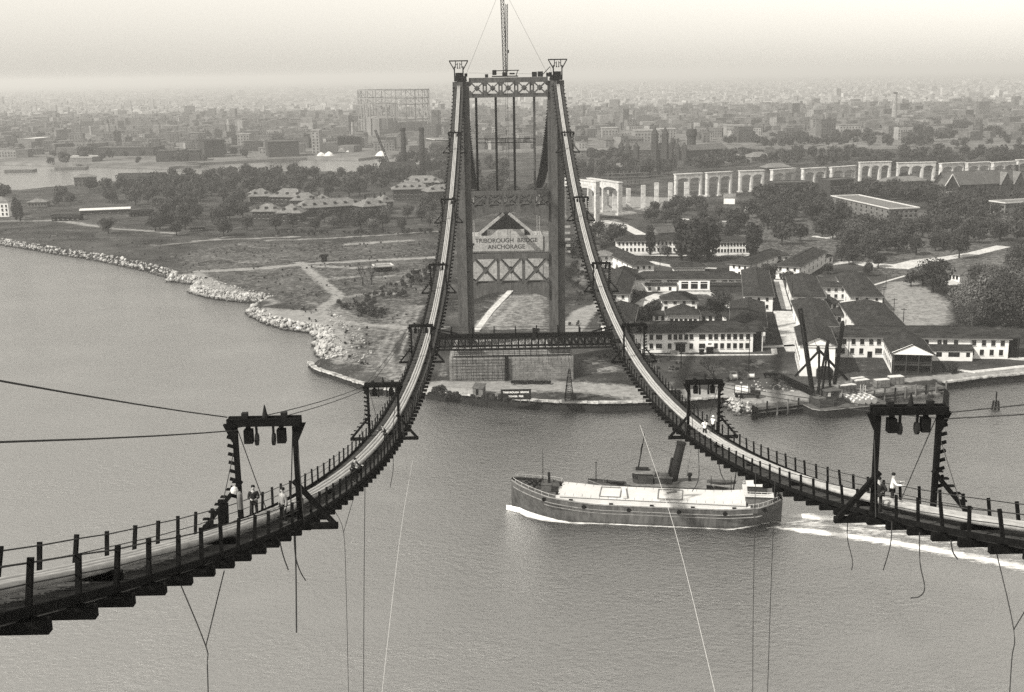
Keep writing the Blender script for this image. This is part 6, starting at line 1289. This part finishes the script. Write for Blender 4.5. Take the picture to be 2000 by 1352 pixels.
wood([(1108,352),(1240,352),(1300,344),(1420,333),(1430,322),(1270,330),(1110,335)],46,11,17,RD+['poplar0'],'dark tree of the park behind the viaduct columns','park trees behind the viaduct columns',9,20)
wood([(1400,305),(1560,303),(1760,305),(2010,305),(2010,328),(1700,338),(1560,330),(1430,322)],95,10,16,RD,'dark tree of the far belt behind the white arches','far belt of trees behind the white arches',10,14)
wood([(905,392),(985,380),(1075,385),(1080,410),(1075,440),(1060,440),(1056,410),(925,410),(922,440),(905,440)],22,8,13,RD,'leafy tree behind the anchorage, seen through the tower','trees behind the anchorage',5)
wood([(1250,436),(1270,418),(1320,402),(1380,405),(1380,432),(1320,440)],16,8,12,RD,'round tree of the small grove below the viaduct columns','grove below the viaduct columns',6)
wood([(1400,470),(1400,430),(1460,425),(1480,385),(1560,378),(1620,388),(1625,410),(1640,478),(1560,480),(1470,478)],50,10,15,RD,'tall leafy tree of the middle park wood','middle park wood',6,36)
wood([(1290,470),(1300,445),(1440,443),(1440,470)],14,8,11,RD,'round tree on the lawns behind the back white buildings','lawn trees behind the back white buildings',7)
wood([(1640,480),(1650,445),(1720,445),(1820,438),(1830,405),(1905,385),(2010,395),(2010,475),(1930,480),(1860,490),(1760,505),(1690,505)],86,9,14,RD+['pale1','pale2'],'leafy tree of the wood at the right below the chapel','wood at the right below the chapel',5.5,50)
wood([(1655,380),(1730,380),(1830,388),(1845,395),(1820,400),(1740,392),(1680,390)],34,9,14,RD+['pale0'],'leafy tree between the brick blocks and the chapel','trees between the brick blocks and the chapel',5.5,12)
wood([(1665,368),(1720,362),(1830,360),(1900,362),(1900,370),(1700,376)],14,9,13,RD+['pale1'],'tree partly hiding the long white viaduct bents','trees before the long viaduct bents',8,8)
wood([(1630,515),(1650,505),(1700,500),(1700,508),(1650,520)],6,7,10,RD,'tree in the row along the near drive','row of trees along the drive',5)
wood([(1110,470),(1180,455),(1190,476),(1170,520),(1120,520)],12,6,10,RD+['pale0'],'loose tree left of the back buildings beside the footbridge','trees beside the footbridge left of the back buildings',5)
wood([(1545,395),(1700,395),(1700,430),(1640,440),(1560,420)],10,9,14,RD,'leafy tree before the flat roofed brick block','trees before the flat roofed brick block',7)
# the rest of the woods and the far bank, one mass
def mass(name,items):
    V=[];off=0
    for k,x,y,h in items:
        me_=KINDS_[k][0]; n=len(me_.vertices); co=np.empty(n*3,np.float32); me_.vertices.foreach_get('co',co); co=co.reshape(-1,4,3)
        co=co[::2] if y<1200 else co[::4]; 
        base=12 if not k.startswith('pop') else 14; s=h/base; a=rt.uniform(0,6.28); c_,s_=math.cos(a),math.sin(a); co=co.reshape(-1,3)*s; q=np.stack([co[:,0]*c_-co[:,1]*s_+x,co[:,0]*s_+co[:,1]*c_+y,co[:,2]+2.9],1)
        if 1: m_=q.reshape(-1,4,3); ce=m_.mean(1,keepdims=True); q=(ce+(m_-ce)*(1.4 if y<1200 else 2.0)).reshape(-1,3)
        V.append(q)
    V=np.concatenate(V); n=len(V)//4; me=bpy.data.meshes.new(name); me.vertices.add(4*n); me.vertices.foreach_set('co',V.reshape(-1).astype(np.float32)); me.loops.add(4*n); me.loops.foreach_set('vertex_index',np.arange(4*n,dtype=np.int32)); me.polygons.add(n); me.polygons.foreach_set('loop_start',np.arange(0,4*n,4,dtype=np.int32)); me.update(); me.materials.append(M_LEAF); return kind(link(name,me),'stuff')
rf=random.Random(4)
for poly,n in [([(740,330),(900,318),(900,300),(850,300)],30),([(1100,330),(1240,326),(1240,300),(1150,305)],14),([(1500,290),(1900,290),(1700,270),(1500,275)],60),([(1100,275),(1400,272),(1700,262),(2050,258),(2050,285),(1400,290)],60),([(60,325),(500,318),(480,300),(100,305)],26),([(900,290),(1100,285),(1100,262),(900,268)],24),([(1740,268),(1960,270),(1960,250),(1780,246)],40)]:
    P=[tuple(W(*q,3)[:2]) for q in poly]; x0,x1=min(a for a,_ in P),max(a for a,_ in P); y0,y1=min(b for _,b in P),max(b for _,b in P); k=0
    while k<n:
        x,y=rf.uniform(x0,x1),rf.uniform(y0,y1)
        if inside(P,np.array([x]),np.array([y]))[0]: FAR.append((rf.choice(RD),x,y,rf.uniform(9,16))); k+=1
mass('far_woods',FAR)
# low scrub on rough ground
SCR=[]
for poly,n in [([(780,545),(850,520),(850,560),(770,585),(730,600),(690,590)],60),([(650,590),(740,600),(760,625),(690,620)],40),([(840,765),(900,778),(990,785),(990,790),(850,780)],25),([(1115,480),(1170,470),(1160,560),(1120,560)],40),([(1840,735),(1880,728),(1845,712)],8),([(530,455),(870,452),(870,458),(530,462)],50),([(1240,735),(1300,770),(1290,790)],10),([(1270,610),(1300,600),(1290,625),(1250,632)],16)]:
    P=[tuple(W(*q,3)[:2]) for q in poly]; x0,x1=min(a for a,_ in P),max(a for a,_ in P); y0,y1=min(b for _,b in P),max(b for _,b in P); k=0
    while k<n:
        x,y=rf.uniform(x0,x1),rf.uniform(y0,y1)
        if inside(P,np.array([x]),np.array([y]))[0]: SCR.append((rf.choice(RD),x,y,rf.uniform(1.0,3.6))); k+=1
for poly,n in [([(340,530),(420,475),(600,470),(860,470),(850,600),(760,640),(640,600),(540,580)],260),([(560,590),(720,640),(725,720),(640,700)],60),([(0,440),(330,470),(400,520),(200,505),(0,470)],70),([(1140,690),(1480,700),(1540,745),(1300,750)],90),([(1110,500),(1160,560),(1130,650),(1110,640)],50)]:
    P=[tuple(W(*q,3)[:2]) for q in poly]; x0,x1=min(a for a,_ in P),max(a for a,_ in P); y0,y1=min(b for _,b in P),max(b for _,b in P); k=0
    while k<n:
        x,y=rf.uniform(x0,x1),rf.uniform(y0,y1)
        if inside(P,np.array([x]),np.array([y]))[0]: SCR.append((rf.choice(RD),x,y,rf.uniform(.4,1.5))); k+=1
mass('scrub_bushes',SCR)
# ------------------------------------------------------------------ river craft and wharves in the back channel
def lighter(px,py,L_,label,load,rz=0,m=M_DARKHULL):
    g=W(px,py,0); t=thing('lighter',label,'barge',(g[0],g[1],0),rz); b=MB(); b.prism([(-L_/2,-4),(-L_/2+2,-5),(L_/2-2,-5),(L_/2,-4),(L_/2,4),(L_/2-2,5),(-L_/2+2,5),(-L_/2,4)],-.5,2.6); b.build('hull',m,t); b=MB(); b.box((0,0,2.7),(L_-1,9,.3)); b.build('deck',M_ROOFP,t)
    for x,s in load: b=MB(); b.lathe((x,0,2.8),[(s,0),(s*.7,s*.4),(s*.15,s*.75)],10); b.v=[(xx,yy*.8 if abs(yy)>4 else yy,zz) for xx,yy,zz in b.v]; b.build('heap',M_DECKW,t)
lighter(634,309,44,'long moored lighter with pale heaps in the back channel',[(-4,6),(6,7)],-.12,M_BRICKP); lighter(672,301,36,'second lighter with white heaps at the far wharf',[(-3,6),(7,5)],.05); lighter(40,336,34,'dark lighter in the channel at the far left',[],0); lighter(140,331,36,'dark lighter at the far bank, left part',[],.05); lighter(470,312,40,'dark moored lighter before the far wharf',[],.08); lighter(745,309,30,'lighter with a pale heap left of the chimneys',[(0,8)],-.2,M_BRICKP); lighter(360,328,36,'dark lighter beside the coal wharf',[],0)
for pa,pb,D,hw,l,rf_,wl in [((36,291),(70,291),50,14,'wharf shed with a bright pale roof far left',M_DECKW,M_BRICKP),((180,305),(300,304),40,10,'long dark wharf shed on the far bank',M_ROOFM,M_BRICK),((305,316),(390,314),30,12,'dark wharf building on the far bank',M_ROOFM,M_BRICK),((525,307),(585,305),40,18,'black bulky warehouse on the far bank left of the white heaps',M_ROOFM,M_BRICK),((660,290),(706,289),30,14,'dark coal house behind the white heaped lighter',M_ROOF,M_TIMBER),((400,308),(440,306),30,20,'tall dark hopper house on the far bank',M_ROOF,M_BRICK),((120,316),(180,316),24,5,'low pale pier shed on the far bank',M_ROOFP,M_BRICKP),((850,292),(905,290),40,12,'pale roofed shed right of the chimneys',M_ROOFP,M_BRICK)]: hf('wharf_building',l,pa,pb,D,hw,2,'flat',n=0,wall=wl,roofm=rf_,ov=.6,group='wharf buildings on the far bank')
# ------------------------------------------------------------------ the far city
rc=random.Random(77)
CB=[]
def city_box(b,r,x,y,w,d,h,a):
    b.box((x,y,2.5+h/2),(w,d,h),a)
M_CW=mat('city_window',.03,.4,.3,.3); 
cwall={}
NCITY=0
rows=[]
y=1560.0
rot0=.35
while y<9500:
    f=y/1560.0
    step=rc.uniform(14,30)*(1 if y<5000 else 1.6); x=-.50*y-100
    while x<.52*y+100:
        w=rc.uniform(8,26)*(1 if y<5000 else 1.4); gap=rc.uniform(1,22) if rc.random()<.85 else rc.uniform(30,110); h=max(5,rc.gauss(11,3))*(1 if rc.random()<.96 else rc.uniform(1.4,2.2)); d=rc.uniform(10,24)
        rows.append((x+w/2,y+rc.uniform(-8,8),w,d,h)); x+=w+gap
    y+=step+16
wp=[tuple(W(*q,3)[:2]) for q in FARB]
def front_y(x):
    for (x0,y0),(x1,y1) in zip(wp[:-1],wp[1:]):
        if x0<=x<=x1: return y0+(y1-y0)*(x-x0)/(x1-x0)
    return 1700
stuffw,stuffp,farw,farp=MB(),MB(),MB(),MB(); cnt=0
holes=[(gc[0],gc[1],80)]
meshes={}
for (x,y,w,d,h) in rows:
    if y<front_y(x)+25+d or any((x-a)**2+(y-b_)**2<r_*r_ for a,b_,r_ in holes): continue
    if x>80 and y<1900 and rc.random()<.55: continue
    px_=1000+2300*x/y*1.0
    a=rc.choice([.12,.12,.12,-.35,.5]) if y<4000 else .12
    pale=rc.random()<.2
    if cnt<250 and y<2500 and (h>12.5 or pale):
        cnt+=1; zone='left of the bridge tower' if x<-100 else ('right of the bridge tower' if x>120 else 'behind the bridge tower')
        lab=('pale' if pale else 'dark')+' flat roofed city block in the haze '+zone
        t=thing('city_block',lab,'building',(x,y,2.6),a,('pale' if pale else 'dark')+' city blocks '+zone)
        MB().box((0,0,h/2),(w,d,h)).build('wall',M_CITYP if pale else M_CITY,t); MB().box((0,0,h+.2),(w+.6,d+.6,.5)).box((w*.2,d*.1,h+1.6),(w*.2,d*.25,2.6)).build('roof',M_CITYR,t)
        b=MB(); nf=max(2,int(h/3.6)); nw_=max(2,int(w/3.4))
        for i in range(nf):
            for j in range(nw_): b.box((-w/2+(j+.5)*w/nw_,-d/2-.05,1.9+i*3.5),(1.3,.2,1.9))
        kind(b.build('windows',M_CW,t),'stuff')
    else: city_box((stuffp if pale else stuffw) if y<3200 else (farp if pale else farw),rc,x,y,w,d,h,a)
kind(farw.build('distant_city',mat('haze_paled_masonry',.26,.9,.3,.02)),'stuff'); kind(farp.build('distant_pale_city',mat('haze_paled_light_masonry',.36,.9,.2,.02)),'stuff')  # haze fading put into the colour: far blocks paler than the nearer masonry
kind(stuffw.build('city_mass',M_CITY),'stuff'); kind(stuffp.build('pale_city_mass',M_CITYP),'stuff')
# landmarks that stand out of the city
for px,py,hpx,wm,lab in [(1440,272,245,36,'tall white block far right of the tower'),(1300,275,252,26,'pale apartment block left of the tall white block'),(1262,283,255,34,'pale apartment block above the twin towered hall'),(1190,276,250,22,'pale narrow block far behind the right footbridge'),(970,268,250,14,'pale narrow block seen through the bridge tower'),(480,292,262,16,'pale block on the far bank left of the gas holder'),(620,300,255,10,'pale thin block below the gas holder'),(1655,268,244,30,'pale block in the haze at right')]:
    g=W(px,py,3); h=WY(px,hpx,g[1])[2]-3; t=thing('tall_block',lab,'building',(g[0],g[1],3),0); b=MB(); b.box((0,0,h/2),(wm,24,h)); b.build('wall',M_CITYP,t); b=MB(); b.box((0,0,h+.4),(wm+1,25,1)); b.build('cornice',M_CITYP,t)
    b=MB()
    for i in range(max(2,int(h/4))):
        for j in range(max(2,int(wm/4))): b.box((-wm/2+(j+.5)*wm/max(2,int(wm/4)),-12.05,2.5+i*3.9),(1.5,.2,2.0))
    kind(b.build('windows',M_CW,t),'stuff')
for px,py,hp,r_,lab in [(1746,236,183,5.5,'tall thin smokestack in the haze far right'),(213,268,240,3.5,'thin pale smokestack in the haze far left'),(690,280,238,3.0,'thin smokestack left of the gas holder')]:
    g=W(px,py,3); h=WY(px,hp,g[1])[2]-3; t=thing('smokestack',lab,'chimney',(g[0],g[1],3)); b=MB(); b.lathe((0,0,0),[(r_,0),(r_*.6,h)],12); b.build('stack',M_CITYP,t); b=MB(); b.lathe((0,0,h),[(r_*.7,0),(r_*.75,2.5)],12); b.build('crown',M_BRICK,t)
# ------------------------------------------------------------------ haze
if HAZE_DENSITY>0:
    b=MB(); b.box((0,20400,43),(44000,43000,174)); hz=bpy.data.materials.new('haze'); hz.use_nodes=True; t=hz.node_tree; t.nodes.clear(); o_=t.nodes.new('ShaderNodeOutputMaterial'); v=t.nodes.new('ShaderNodeVolumePrincipled'); v.inputs['Density'].default_value=HAZE_DENSITY; v.inputs['Color'].default_value=(HAZE_COLOR,HAZE_COLOR,HAZE_COLOR,1); v.inputs['Anisotropy'].default_value=.2; t.links.new(v.outputs[0],o_.inputs['Volume'])
    kind(b.build('haze',hz),'stuff')
